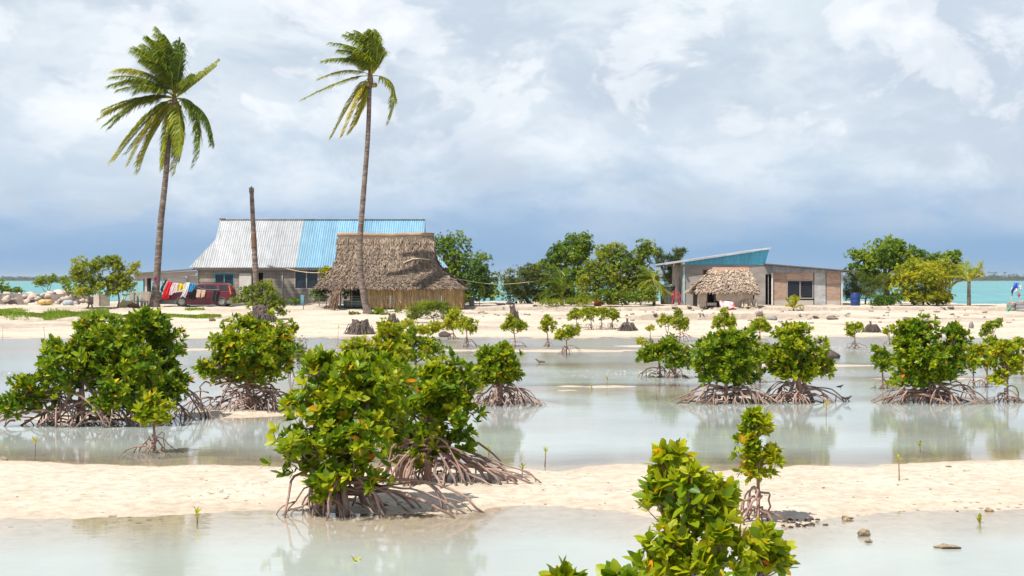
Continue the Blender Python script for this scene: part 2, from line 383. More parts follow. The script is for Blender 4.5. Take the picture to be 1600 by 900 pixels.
def sandm():
    m, N, L, b = newmat('sand')
    geo = N.new('ShaderNodeNewGeometry'); sp = N.new('ShaderNodeSeparateXYZ'); L.new(geo.outputs['Position'], sp.inputs[0])
    spn = N.new('ShaderNodeSeparateXYZ'); L.new(geo.outputs['True Normal'], spn.inputs[0])
    n1 = mnoise(N, L, .55, 7, .6); n2 = mnoise(N, L, 7, 6, .65); n3 = mnoise(N, L, 38, 4, .7)
    c = mramp(N, L, n1, [(.32, (.505, .43, .35)), (.70, (.61, .54, .452))])
    c = mmix(N, L, 1.0, c, mramp(N, L, n2, [(.34, (.76, .73, .69)), (.58, (1.06, 1.05, 1.04))]), 'MULTIPLY')
    # little dark bits: leaf litter, coral crumbs
    vo = N.new('ShaderNodeTexVoronoi'); tc = N.new('ShaderNodeTexCoord'); mp = N.new('ShaderNodeMapping')
    mp.inputs['Scale'].default_value = (1, .8, 1); L.new(tc.outputs['Object'], mp.inputs[0]); L.new(mp.outputs[0], vo.inputs['Vector'])
    vo.inputs['Scale'].default_value = 9
    sm = N.new('ShaderNodeMath'); sm.operation = 'LESS_THAN'; L.new(vo.outputs['Distance'], sm.inputs[0])
    nthr = mnoise(N, L, 1.1, 4, .6)
    thr = N.new('ShaderNodeMapRange'); thr.inputs[1].default_value = .44; thr.inputs[2].default_value = .72; thr.inputs[3].default_value = 0; thr.inputs[4].default_value = .36
    L.new(nthr, thr.inputs[0]); L.new(thr.outputs[0], sm.inputs[1])
    c = mmix(N, L, sm.outputs[0], c, mmix(N, L, n3, (.36, .28, .22), (.14, .11, .09)))
    # steep faces of the bank: stony, darker
    st = N.new('ShaderNodeMapRange'); st.inputs[1].default_value = .992; st.inputs[2].default_value = .93; st.inputs[3].default_value = 0; st.inputs[4].default_value = .75
    L.new(spn.outputs[2], st.inputs[0])
    stn = N.new('ShaderNodeMath'); stn.operation = 'MULTIPLY'; L.new(st.outputs[0], stn.inputs[0])
    L.new(mramp(N, L, mnoise(N, L, 5, 5, .7), [(.4, (.25, .25, .25)), (.6, (1, 1, 1))]), stn.inputs[1])
    c = mmix(N, L, stn.outputs[0], c, (.27, .21, .165))
    ca = N.new('ShaderNodeAttribute'); ca.attribute_name = 'crust'
    cn = mramp(N, L, mnoise(N, L, 3.2, 6, .72, (1, .8, 2)), [(.36, (0, 0, 0)), (.54, (1, 1, 1))])
    cm = N.new('ShaderNodeMath'); cm.operation = 'MULTIPLY'; L.new(ca.outputs['Fac'], cm.inputs[0]); L.new(cn, cm.inputs[1])
    c = mmix(N, L, cm.outputs[0], c, mmix(N, L, n3, (.40, .33, .27), (.24, .19, .155)))
    # wet near the water line
    wet = N.new('ShaderNodeMapRange'); wet.inputs[1].default_value = .002; wet.inputs[2].default_value = .045; wet.inputs[3].default_value = 1; wet.inputs[4].default_value = 0
    wn = N.new('ShaderNodeMath'); wn.operation = 'MULTIPLY_ADD'; L.new(n2, wn.inputs[0]); wn.inputs[1].default_value = -.03; L.new(sp.outputs[2], wn.inputs[2])
    wa = N.new('ShaderNodeMath'); wa.operation = 'ADD'; L.new(wn.outputs[0], wa.inputs[0]); wa.inputs[1].default_value = .015
    L.new(wa.outputs[0], wet.inputs[0])
    c = mmix(N, L, wet.outputs[0], c, mmix(N, L, 1.0, c, (.92, .89, .85), 'MULTIPLY'))
    L.new(c, b.inputs['Base Color'])
    rr = N.new('ShaderNodeMapRange'); rr.inputs[3].default_value = .92; rr.inputs[4].default_value = .55; L.new(wet.outputs[0], rr.inputs[0]); L.new(rr.outputs[0], b.inputs['Roughness'])
    b.inputs['Specular IOR Level'].default_value = .3
    ad = N.new('ShaderNodeMath'); ad.operation = 'ADD'; L.new(n3, ad.inputs[0]); L.new(n2, ad.inputs[1])
    L.new(mbump(N, L, ad.outputs[0], .55, .03), b.inputs['Normal'])
    return m

def waterm():
    m, N, L, b = newmat('lagoon_water'); N.remove(b)
    out = N['Material Output']
    at = N.new('ShaderNodeAttribute'); at.attribute_name = 'depth'
    rp = N.new('ShaderNodeAttribute'); rp.attribute_name = 'ripple'
    milk = N.new('ShaderNodeMapRange'); milk.inputs[1].default_value = 0; milk.inputs[2].default_value = .20; milk.inputs[3].default_value = .06; milk.inputs[4].default_value = .88
    L.new(at.outputs['Fac'], milk.inputs[0])
    col = mramp(N, L, at.outputs['Fac'], [(0, (.60, .55, .465)), (.06, (.58, .575, .51)), (.16, (.51, .57, .54))])
    df = N.new('ShaderNodeBsdfDiffuse'); L.new(col, df.inputs[0])
    tr = N.new('ShaderNodeBsdfTransparent'); tr.inputs[0].default_value = (.96, .97, .95, 1)
    m1 = N.new('ShaderNodeMixShader'); L.new(milk.outputs[0], m1.inputs[0]); L.new(tr.outputs[0], m1.inputs[1]); L.new(df.outputs[0], m1.inputs[2])
    gl = N.new('ShaderNodeBsdfGlossy'); gl.inputs['Roughness'].default_value = .03
    a = mnoise(N, L, 2.6, 3, .5, (.8, 1.6, 1)); c = mnoise(N, L, 14, 3, .6, (.8, 1.7, 1))
    h = N.new('ShaderNodeMath'); h.operation = 'MULTIPLY_ADD'; L.new(c, h.inputs[0]); h.inputs[1].default_value = .16; L.new(a, h.inputs[2])
    # wind-ruffled patches
    e = mnoise(N, L, 7, 4, .7, (.7, 1.6, 1)); hr = N.new('ShaderNodeMath'); hr.operation = 'MULTIPLY'; L.new(e, hr.inputs[0]); L.new(rp.outputs['Fac'], hr.inputs[1])
    hs = N.new('ShaderNodeMath'); hs.operation = 'ADD'; L.new(h.outputs[0], hs.inputs[0]); L.new(hr.outputs[0], hs.inputs[1])
    nb = mbump(N, L, hs.outputs[0], .35, .0045)
    L.new(nb, gl.inputs['Normal'])
    fr = N.new('ShaderNodeFresnel'); fr.inputs['IOR'].default_value = 1.5; L.new(nb, fr.inputs['Normal'])
    m2 = N.new('ShaderNodeMixShader'); L.new(fr.outputs[0], m2.inputs[0]); L.new(m1.outputs[0], m2.inputs[1]); L.new(gl.outputs[0], m2.inputs[2])
    ro = N.new('ShaderNodeAttribute'); ro.attribute_name = 'chop'; L.new(ro.outputs['Fac'], gl.inputs['Roughness'])
    fo = N.new('ShaderNodeAttribute'); fo.attribute_name = 'glint_paint'
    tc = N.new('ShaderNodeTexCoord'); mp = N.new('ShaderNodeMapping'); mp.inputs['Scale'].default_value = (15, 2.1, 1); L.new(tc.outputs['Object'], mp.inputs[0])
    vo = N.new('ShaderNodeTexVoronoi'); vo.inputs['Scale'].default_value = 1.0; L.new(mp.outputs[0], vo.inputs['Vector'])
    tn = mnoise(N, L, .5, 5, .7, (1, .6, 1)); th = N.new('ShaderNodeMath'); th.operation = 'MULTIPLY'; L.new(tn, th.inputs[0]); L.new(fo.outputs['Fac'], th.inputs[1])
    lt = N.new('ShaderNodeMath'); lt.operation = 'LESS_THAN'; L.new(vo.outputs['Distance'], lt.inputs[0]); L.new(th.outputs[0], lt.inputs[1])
    fd = N.new('ShaderNodeBsdfDiffuse'); fd.inputs[0].default_value = (.66, .66, .63, 1)  # sparkle of the ripple facets, painted as white diffuse specks
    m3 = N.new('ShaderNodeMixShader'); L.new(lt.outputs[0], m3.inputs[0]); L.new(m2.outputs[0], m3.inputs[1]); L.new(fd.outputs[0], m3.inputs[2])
    L.new(m3.outputs[0], out.inputs[0])
    return m

def seam():
    m, N, L, b = newmat('sea_water')
    n = mnoise(N, L, .018, 4, .6, (1, 2.5, 1))
    n2 = mnoise(N, L, .42, 5, .7, (1, .16, 1))
    c = mramp(N, L, n, [(.35, (.022, .215, .235)), (.65, (.060, .31, .31))])
    c = mmix(N, L, 1.0, c, mramp(N, L, n2, [(.38, (.50, .68, .74)), (.60, (1.5, 1.25, 1.2))]), 'MULTIPLY')
    L.new(c, b.inputs['Base Color']); b.inputs['Roughness'].default_value = .3
    b.inputs['Specular IOR Level'].default_value = .25
    L.new(mbump(N, L, mnoise(N, L, .7, 4, .6, (1, .6, 1)), .8, .25), b.inputs['Normal'])
    return m

# ------------------------------------------------------------------ the setting: ground, lagoon water, sea
def build_ground():
    yr = np.concatenate([np.linspace(-40, 8, 14)[:-1], np.linspace(8, 14, 30)[:-1], np.linspace(14, 23, 200)[:-1], np.linspace(23, 40, 130)[:-1],
                         np.linspace(40, 62, 90)[:-1], np.linspace(62, 100, 240)[:-1], np.linspace(100, 135, 60)[:-1],
                         np.geomspace(135, 9000, 24)])
    s = np.linspace(-1, 1, 460)
    hw = 7 + 0.48 * np.maximum(yr, 0); hw = np.where(yr > 70, np.maximum(hw, 7 + .48 * yr), hw)
    Xg = s[None, :] * hw[:, None]
    # stretch the outermost columns far sideways
    ex = np.sign(s) * np.clip((np.abs(s) - .97) / .03, 0, 1) ** 2 * 120
    Xg = Xg + ex[None, :]
    Yg = np.repeat(yr[:, None], len(s), 1)
    Zg = ground(Xg, Yg)
    ug = 800 + Xg / np.maximum(Yg, 4) * F; yy = Yg + 2.0 * fbm(Xg * 0.12, Yg * 0.12, 9, 3)
    ed = yy - 84.5 - 1.0 * fbm(Xg * 0.9, 0 * Yg, 21, 3); ed2 = yy - 91.5 - 0.8 * fbm(Xg * 1.1, 0 * Yg, 25, 3)
    lm = np.clip((ug - 960) / 50, 0, 1) * np.clip((1330 - ug) / 120, 0, 1); lm2 = np.clip((ug - 640) / 100, 0, 1)
    crust = lm * np.exp(-((ed + .6) / 1.1) ** 2) + .8 * lm2 * np.exp(-((ed2 + .3) / .8) ** 2)
    crust = crust + .9 * np.clip((Yg - 70) / 4, 0, 1) * np.clip(fbm(Xg * .35, Yg * .5, 81, 4) + .05, 0, 1) * 2
    crust = np.clip(crust * np.clip((115 - Yg) / 8, 0, 1), 0, 1)
    nr, nc = Xg.shape
    idx = np.arange(nr * nc).reshape(nr, nc)
    q = np.stack([idx[:-1, :-1], idx[:-1, 1:], idx[1:, 1:], idx[1:, :-1]], -1).reshape(-1, 4)
    me = np_mesh('ground', np.stack([Xg, Yg, Zg], -1), q, attrs={'crust': crust.ravel()}, smooth=True)
    setp(link('sand_ground', me, sandm()), kind='structure')
    # lagoon water: sheet at z = 0
    yr = np.concatenate([np.linspace(-40, 10, 10)[:-1], np.linspace(10, 40, 260)[:-1], np.linspace(40, 78, 160)])
    s = np.linspace(-1, 1, 300); hw = 9 + 0.5 * np.maximum(yr, 0)
    Xg = s[None, :] * hw[:, None] + (np.sign(s) * np.clip((np.abs(s) - .97) / .03, 0, 1) ** 2 * 100)[None, :]
    Yg = np.repeat(yr[:, None], len(s), 1); nr, nc = Xg.shape
    dp = np.maximum(-ground(Xg, Yg), 0)
    u = 800 + Xg / np.maximum(Yg, 4) * F; v = HOR + F * CAMZ / np.maximum(Yg, 4)
    rip = 0.12 + 0 * Xg
    for (ya, yb, k) in ((38.5, 42.5, 4), (50, 56, 4)):
        yq = Yg + 1.5 * fbm(Xg * .15, Yg * .3, 61, 3)
        rip = rip + k * np.clip((yq - ya) / 1.2, 0, 1) * np.clip((yb - yq) / 1.2, 0, 1) * np.clip(.75 + 1.2 * fbm(Xg * .12, Yg * .2, 71, 3), 0, 1)
    chop = np.interp(Yg, [24, 36, 60], [.03, .10, .24]); glint_paint = 0 * Xg
    for (ya, yb, k) in ((38.2, 43.2, .58), (50, 59, .62), (62, 66, .30)):  # bands of ruffled water that get painted sparkle specks
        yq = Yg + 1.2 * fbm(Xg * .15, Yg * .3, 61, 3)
        glint_paint = np.maximum(glint_paint, k * np.clip((yq - ya) / 1.0, 0, 1) * np.clip((yb - yq) / 1.0, 0, 1) * np.clip(.55 + 1.9 * fbm(Xg * .13, Yg * .30, 75, 4), 0, 1))
    idx = np.arange(nr * nc).reshape(nr, nc)
    q = np.stack([idx[:-1, :-1], idx[:-1, 1:], idx[1:, 1:], idx[1:, :-1]], -1).reshape(-1, 4)
    me = np_mesh('water', np.stack([Xg, Yg, 0 * Xg], -1), q, attrs={'depth': dp.ravel(), 'ripple': rip.ravel(), 'chop': chop.ravel(), 'glint_paint': glint_paint.ravel()}, smooth=True)
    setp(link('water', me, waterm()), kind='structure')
    # open turquoise sea behind the islet
    yr = np.concatenate([np.linspace(118, 400, 40)[:-1], np.geomspace(400, 9000, 20)])
    hw = 200 + yr; s = np.linspace(-1, 1, 40)
    Xg = s[None, :] * hw[:, None]; Yg = np.repeat(yr[:, None], len(s), 1); nr, nc = Xg.shape
    idx = np.arange(nr * nc).reshape(nr, nc)
    q = np.stack([idx[:-1, :-1], idx[:-1, 1:], idx[1:, 1:], idx[1:, :-1]], -1).reshape(-1, 4)
    me = np_mesh('sea', np.stack([Xg, Yg, 0 * Xg], -1), q, smooth=True)
    setp(link('sea', me, seam()), kind='structure')
build_ground()

# ------------------------------------------------------------------ foliage machinery
BIG = (np.array([(0, 0, 0), (.25, -.34, .03), (.25, 0, -.03), (.25, .34, .03), (.62, -.5, .03), (.62, 0, -.035), (.62, .5, .03),
                 (.9, -.24, -.03), (.9, .24, -.03), (1.02, 0, -.09)]),
       [(1, 2, 5, 4), (2, 3, 6, 5), (4, 5, 9, 7), (5, 6, 8, 9)], [(0, 2, 1), (0, 3, 2)])
SMALL = (np.array([(0, 0, 0), (.55, -.5, .04), (1, 0, -.08), (.55, .5, .04), (.5, 0, -.04)]), [(0, 4, 2, 1), (0, 3, 2, 4)], [])
NEEDLE = (np.array([(0, -.5, 0), (0, .5, 0), (1, .15, -.05), (1, -.15, -.05)]), [(0, 1, 2, 3)], [])
def unit(a): return a / np.maximum(np.linalg.norm(a, axis=-1, keepdims=True), 1e-9)
def leaves(pos, D, Nn, L, W, tint, tpl):
    T, Q, TR = tpl
    D = unit(D); Sd = unit(np.cross(D, Nn)); Nn = np.cross(Sd, D)
    L = np.broadcast_to(np.asarray(L, float), (len(pos),)); W = np.broadcast_to(np.asarray(W, float), (len(pos),))
    V = (pos[:, None, :] + (L[:, None] * T[None, :, 0])[..., None] * D[:, None, :]
         + (W[:, None] * T[None, :, 1])[..., None] * Sd[:, None, :] + (L[:, None] * T[None, :, 2])[..., None] * Nn[:, None, :])
    k = len(T); base = (np.arange(len(pos)) * k)[:, None, None]
    q = (np.array(Q)[None] + base).reshape(-1, 4) if len(Q) else np.zeros((0, 4), int)
    t = (np.array(TR)[None] + base).reshape(-1, 3) if len(TR) else np.zeros((0, 3), int)
    return V.reshape(-1, 3), q, t, np.repeat(tint, k)
def perp(A):
    ref = np.where(np.abs(A[:, 2:3]) < .9, np.array([[0, 0, 1.]]), np.array([[1., 0, 0]]))
    a = unit(np.cross(A, ref)); return a, np.cross(A, a)
def rosettes(C, A, nl, L, W, tlo, thi, tpl, open_=(0.35, 1.35), yellow=0.02, clump=None):
    """C tips, A axes; nl leaves round each tip, youngest upright, oldest spread"""
    n = len(C); a, b = perp(A)
    k = np.arange(nl)[None, :]; ph = k * 2.39996 + rng.uniform(0, 6.28, (n, 1)) + rng.normal(0, .2, (n, nl))
    th = open_[0] + (open_[1] - open_[0]) * (k + .5) / nl + rng.normal(0, .16, (n, nl))
    rad = np.cos(ph)[..., None] * a[:, None] + np.sin(ph)[..., None] * b[:, None]
    D = np.cos(th)[..., None] * A[:, None] + np.sin(th)[..., None] * rad
    Nn = np.sin(th)[..., None] * A[:, None] - np.cos(th)[..., None] * rad
    D = D + rng.normal(0, .12, D.shape); Nn = Nn + rng.normal(0, .15, Nn.shape)
    Ls = L * rng.uniform(.65, 1.15, (n, nl)) * rng.uniform(.72, 1.18, (n, 1)); Ls[:, 0] *= .7
    base = np.repeat(C[:, None], nl, 1) - A[:, None] * (L * .22 * (k / nl))[..., None]
    ct = rng.uniform(tlo, thi, (n, 1)) if clump is None else clump[:, None]
    t = np.clip(ct + rng.normal(0, .13, (n, nl)), 0, .86)
    t[:, 0] = np.clip(t[:, 0] + .15, 0, .86)
    ym = rng.random((n, nl)) < yellow * (k / nl) * 2
    t = np.where(ym, rng.uniform(.88, 1, (n, nl)), t)
    return leaves(base.reshape(-1, 3), D.reshape(-1, 3), Nn.reshape(-1, 3), Ls.ravel(), (Ls * W / L).ravel(), t.ravel(), tpl)

def crown_points(lobes, Y, dens, ppm, fill=.25, squash=.95):
    """lobes in photo pixels (u, v, ru, rv[, dy metres]); each lobe is broken into a core and several boughs of
    different size; returns leaf-tuft positions and outward axes in metres"""
    C = []; A = []
    for lb in lobes:
        u, v, ru, rv = lb[:4]; dy = lb[4] if len(lb) > 4 else 0
        c0 = P(u, v, Y) + np.array([0, dy, 0]); R0 = np.array([ru / ppm, 0, rv / ppm]); R0[1] = (R0[0] * .7 + R0[2] * .3) * squash
        subs = [(c0, R0 * .82, 1.0)]
        for k in range(7 if ru / ppm > .25 else 5):
            d = unit(rng.normal(0, 1, 3)); d[2] = abs(d[2]) * (1 if rng.random() < .72 else -.7)
            f = rng.uniform(.36, .58); subs.append((c0 + d * R0 * rng.uniform(.58, .95), R0 * f * rng.uniform(.8, 1.15, 3), .85))
        for c, Rr, kd in subs:
            rx, ry, rz = Rr
            area = 4 * PI * ((rx * ry) ** 1.6 / 3 + (rx * rz) ** 1.6 / 3 + (ry * rz) ** 1.6 / 3) ** (1 / 1.6)
            n = max(3, int(dens * area * .62 * kd * rng.uniform(.7, 1.2)))
            d = unit(rng.normal(0, 1, (n, 3)))
            d[:, 2] = np.where(d[:, 2] < -.82, -d[:, 2] * .6, d[:, 2]); d = unit(d)
            lump = 1 + .35 * vnoise(d[:, 0] * 2.1 + u, d[:, 1] * 2.1 + d[:, 2] * 2.3 + v, 3) + .30 * vnoise(d[:, 0] * 5 + u, d[:, 2] * 5 + d[:, 1] * 4, 8)
            rr = np.where(rng.random(n) < fill, rng.uniform(.35, .8, n), rng.uniform(.80, 1.06, n)) * lump
            sh = rng.random(n) < .09; rr = np.where(sh & (d[:, 2] > -.2), rr + rng.uniform(.05, .35, n), rr)
            C.append(c + d * rr[:, None] * Rr); A.append(unit(d * np.array([.8, .8, .55]) + np.array([0, 0, .75]) + rng.normal(0, .28, d.shape)))
    return np.concatenate(C), np.concatenate(A)
def bez(p0, p1, p2, n):
    t = np.linspace(0, 1, n)[:, None]
    return (1 - t) ** 2 * np.asarray(p0) + 2 * t * (1 - t) * np.asarray(p1) + t * t * np.asarray(p2)

def mangrove(label, u, v, lobes, Y=None, roots=14, rl=40, rr=40, rh=30, spread=0, dens=55, L=.125, group='mangrove bushes rooted in the lagoon shallows',
             tint=(.2, .6), yellow=.03, tpl=None, nl=8, rt=.017, name='mangrove', fill=.28, trunk_r=.03, rdepth=.75, stems=None, mat=None, zb=None, mulroot=True):
    Y = Y or groundY(u, v); ppm = F / Y; x = X_(u, Y); g = gz(x, Y) if zb is None else zb
    base = np.array([x, Y, max(g, -.1)])
    t = thing(name, base, label, 'mangrove', group)
    C, A = crown_points(lobes, Y, dens, ppm, fill)
    tpl = tpl or (BIG if Y < 34 else SMALL)
    V, q, tr, ti = rosettes(C, A, nl, L, L * .50, tint[0], tint[1], tpl, yellow=yellow)
    lv = link('foliage', np_mesh('foliage', V, q, tr, {'tint': ti}, True, org=base), mat or leaf_mangrove(), t)
    # trunk with limbs
    tk = MB(); cen = np.mean([P(lb[0], lb[1], Y) for lb in lobes], 0)
    top = np.array([base[0] + (cen[0] - base[0]) * .4, Y, max(base[2] + rh / ppm, min(cen[2], base[2] + rh / ppm * 1.3))])
    tk.tube([base + np.array([0, 0, -.05]), base * .45 + top * .55 + np.array([.01, .02, 0]), top], [trunk_r * 1.15, trunk_r, trunk_r * .9], 7)
    for lb in lobes:
        c = P(lb[0], lb[1], Y) + np.array([0, lb[4] if len(lb) > 4 else 0, 0])
        mid = (top + c) / 2 + rng.normal(0, .05, 3); tk.tube(bez(top, mid, c, 6), np.linspace(trunk_r * .8, trunk_r * .4, 6), 6)
        cand = C[np.argsort(((C - c) ** 2).sum(1))[:max(4, len(C) // len(lobes))]]
        for e in cand[rng.integers(0, len(cand), 7 if Y > 40 else 16)]:
            m_ = (c + e) / 2 + np.array([0, 0, -.04]) + rng.normal(0, .03, 3)
            tk.tube(bez(c * .8 + top * .2, m_, e, 5), np.linspace(trunk_r * .38, trunk_r * .16, 5), 5)
    if stems:
        for (su, sv, sy) in stems:
            b2 = np.array([X_(su, Y), Y + sy, base[2] - .04]); tk.tube(bez(b2, (b2 + top) / 2 + np.array([0, 0, .1]), top, 6), np.linspace(trunk_r, trunk_r * .8, 6), 6)
    tk.build('trunk', barkm(), t)
    for i in range(roots):
        r_ = MB()
        ph = 2 * PI * (i + rng.uniform(-.35, .35)) / roots
        ca, sa = math.cos(ph), math.sin(ph)
        ext = (rr if ca > 0 else rl) / ppm; k = rng.uniform(.45, 1.0) if i % 3 else rng.uniform(.8, 1.05)
        ex, ey = ca * ext * k, sa * (rl + rr) / 2 / ppm * k * rdepth
        off = rng.uniform(-1, 1) * spread / ppm
        h0 = rh / ppm * rng.uniform(.18, .85)
        p0 = np.array([base[0] + off + (top[0] - base[0]) * .5, Y + rng.uniform(-.3, .3) * spread / ppm, base[2] + h0])
        e2 = np.array([base[0] + off * .7 + ex, Y + ey, 0]); e2[2] = gz(e2[0], e2[1]) - .04
        lift = rng.uniform(.15, .75)
        p1 = p0 * .45 + e2 * .55; p1[2] = p0[2] + h0 * lift
        pts = bez(p0, p1, e2, 10); rad = rt * rng.uniform(.55, 1.15)
        pts[1:-1] += rng.normal(0, .010, (8, 3)); pts[2:9] += np.outer(np.sin(np.linspace(0, PI, 7)), rng.normal(0, .05, 3))
        r_.tube(pts, np.linspace(rad * 1.15, rad * .8, 10), 6)
        if mulroot:
            for kk in range(rng.integers(0, 3 if Y < 40 else 2)):
                s = rng.integers(4, 8); q0 = pts[s]; dd = unit((e2 - p0) * np.array([1, 1, 0])); 
                e3 = q0 + dd * rng.uniform(.08, .3) * (1 if rng.random() < .6 else -.4) + rng.normal(0, .06, 3) * np.array([1, 1, 0]); e3[2] = gz(e3[0], e3[1]) - .04
                m3 = (q0 + e3) / 2 + dd * .10; m3[2] = q0[2] * .8 + e3[2] * .2
                r_.tube(bez(q0, m3, e3, 6), np.linspace(rad * .8, rad * .65, 6), 5)
        r_.build('prop_root', barkm(), t)
    return t

def seedling(label, u, v, h, lean=0, Y=None, group='mangrove seedlings standing in the sand and water', cr=None):
    Y = Y or groundY(u, v); x = X_(u, Y); g = gz(x, Y); ppm = F / Y
    base = np.array([x, Y, g]); t = thing('mangrove_seedling', base, label, 'seedling', group)
    top = base + np.array([lean / ppm, 0, h / ppm])
    m = MB(); m.tube(bez(base - np.array([0, 0, .03]), (base + top) / 2 + np.array([.006, 0, 0]), top, 6), np.linspace(.010, .006, 6), 6); m.build('stem', barkm(), t)
    C = np.array([top, top - np.array([0, 0, .035])]); A = np.array([[0, 0, 1.], [0.1, 0, 1.]])
    V, q, tr, ti = rosettes(C, unit(A), 4, .085 if cr is None else cr, .036, .6, .8, BIG, (.3, 1.0))
    link('leaves', np_mesh('leaves', V, q, tr, {'tint': ti}, org=base), leaf_mangrove(), t)
    return t

def broadleaf(name, label, u, v, Y, lobes, L=.16, dens=26, mat=None, tint=(.15, .75), trunk_r=.12, cat='tree', group='trees and bushes behind the sandbank', nl=7, tpl=None,
              asp=.55, fill=.25, trunk=True, forks=None, squash=.9, open_=(.3, 1.5)):
    x = X_(u, Y); base = np.array([x, Y, gz(x, Y)]); ppm = F / Y
    t = thing(name, base, label, cat, group)
    C, A = crown_points(lobes, Y, dens, ppm, fill, squash)
    # one shared tint per branch-sized clump, so that sprays read light and dark by leaf age
    cl = np.clip(.5 * (tint[0] + tint[1]) + (tint[1] - tint[0]) * 1.1 * vnoise(C[:, 0] * 1.1, C[:, 2] * 1.3 + C[:, 1] * .9, 77) + rng.normal(0, .05, len(C)), 0, .95)
    V, q, tr, ti = rosettes(C, A, nl, L, L * asp, 0, 1, tpl or SMALL, open_, yellow=0, clump=cl)
    link('crown', np_mesh('crown', V, q, tr, {'tint': ti}, org=base), mat or leaf_tree(), t)
    if trunk:
        tk = MB(); cen = np.mean([P(lb[0], lb[1], Y) for lb in lobes], 0)
        fk = np.array([base[0] + (cen[0] - base[0]) * .35, Y, base[2] + (cen[2] - base[2]) * .45])
        for bu in (forks or [u]):
            b0 = np.array([X_(bu, Y), Y + rng.uniform(-.3, .3), 0]); b0[2] = gz(b0[0], b0[1]) - .1
            tk.tube(bez(b0, (b0 + fk) / 2 + rng.normal(0, .12, 3), fk, 7), np.linspace(trunk_r, trunk_r * .7, 7), 8)
        for lb in lobes:
            c = P(lb[0], lb[1], Y) + np.array([0, lb[4] if len(lb) > 4 else 0, 0])
            tk.tube(bez(fk, (fk + c) / 2 + rng.normal(0, .15, 3), c, 7), np.linspace(trunk_r * .65, trunk_r * .3, 7), 6)
            cand = C[np.argsort(((C - c) ** 2).sum(1))[:max(4, len(C) // len(lobes))]]
            for e in cand[rng.integers(0, len(cand), 14)]:
                tk.tube(bez(c * .85 + fk * .15, (c + e) / 2 + rng.normal(0, .08, 3), e, 5), np.linspace(trunk_r * .28, trunk_r * .08, 5), 5)
        tk.build('trunk', bark2(), t)
    return t

# ------------------------------------------------------------------ building materials
def sheetm(name, c1, c2, rustk=.35):
    if name in MATS: return MATS[name]
    m = simple(name, c1, c2, 1.2, .45, (1, 1, .25), 0, None, 0, .5); N, L = m.node_tree.nodes, m.node_tree.links; b = N['Principled BSDF']
    src = b.inputs['Base Color'].links[0].from_socket
    tc = N.new('ShaderNodeTexCoord'); sp = N.new('ShaderNodeSeparateXYZ'); L.new(tc.outputs['Object'], sp.inputs[0])
    f = N.new('ShaderNodeMath'); f.operation = 'MULTIPLY'; L.new(sp.outputs[0], f.inputs[0]); f.inputs[1].default_value = 1.25
    fl = N.new('ShaderNodeMath'); fl.operation = 'FLOOR'; L.new(f.outputs[0], fl.inputs[0])
    wn = N.new('ShaderNodeTexWhiteNoise'); wn.noise_dimensions = '1D'; L.new(fl.outputs[0], wn.inputs['W'])
    c = mmix(N, L, 1.0, src, mramp(N, L, wn.outputs[0], [(0, (.84, .85, .86)), (1, (1.08, 1.08, 1.08))]), 'MULTIPLY')
    st = mnoise(N, L, 2.6, 5, .65, (2.2, .3, .3)); c = mmix(N, L, 1.0, c, mramp(N, L, st, [(.3, (.80, .79, .78)), (.6, (1.04, 1.04, 1.04))]), 'MULTIPLY')
    pw = N.new('ShaderNodeMath'); pw.operation = 'PINGPONG'; L.new(sp.outputs[2], pw.inputs[0]); pw.inputs[1].default_value = .48
    lt = N.new('ShaderNodeMath'); lt.operation = 'LESS_THAN'; L.new(pw.outputs[0], lt.inputs[0]); lt.inputs[1].default_value = .022
    lm = N.new('ShaderNodeMath'); lm.operation = 'MULTIPLY'; L.new(lt.outputs[0], lm.inputs[0]); lm.inputs[1].default_value = .30
    c = mmix(N, L, lm.outputs[0], c, (.22, .22, .23))
    rn = mnoise(N, L, 1.6, 6, .7, (1.3, .5, .5)); rm = mramp(N, L, rn, [(.62, (0, 0, 0)), (.78, (rustk, rustk, rustk))]); c = mmix(N, L, rm, c, (.28, .15, .08))
    L.new(c, b.inputs['Base Color']); return m
def whitemetal_(): return simple('white_sheet_metal', (.43, .44, .46), (.37, .38, .40), 1.2, .42, (1, 1, .25), 0, None, 0.0, .5)
def whitemetal(): return sheetm('white_roof_sheet', (.45, .46, .48), (.39, .40, .42))
def bluemetal_(): return simple('blue_sheet_metal', (.19, .38, .53), (.16, .34, .49), .9, .45, (1, 1, .25), 0, None, 0, .5)
def greymetal(): return simple('grey_sheet_metal', (.34, .34, .35), (.20, .20, .21), 2.5, .5, (1, 1, .3), .2, 20, .3, .5)
def rust(): return simple('rusty_metal', (.34, .13, .05), (.20, .075, .03), 6, .8, (1, 1, 1), .3)
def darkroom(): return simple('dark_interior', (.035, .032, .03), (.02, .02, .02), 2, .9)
def glassm():
    if 'dark_glass' in MATS: return MATS['dark_glass']
    m = simple('dark_glass', (.016, .018, .022), (.03, .032, .04), 3, .08, spec=.6); return m
def woodm(): return simple('weathered_wood', (.52, .44, .36), (.36, .30, .24), 5, .85, (3, 3, .4), .4, 30)
def paintwood(c, n): return simple(n, c, tuple(q * .8 for q in c), 6, .6)
def plainm(n, c, rough=.7, c2=None, scale=5, **k): return simple(n, c, c2, scale, rough, **k)

def wall_open(mb, x0, x1, z0, z1, y0, y1, ops):
    """a wall in the xz plane, y0..y1 thick, with rectangular openings (a,b,c,d)"""
    xs = sorted({x0, x1} | {q for o in ops for q in (o[0], o[1]) if x0 < q < x1})
    for a, b in zip(xs[:-1], xs[1:]):
        cuts = sorted([(max(o[2], z0), min(o[3], z1)) for o in ops if o[0] < (a + b) / 2 < o[1]])
        z = z0
        for c, d in cuts:
            if c > z + 1e-4: mb.box(a, b, y0, y1, z, c)
            z = d
        if z < z1 - 1e-4: mb.box(a, b, y0, y1, z, z1)

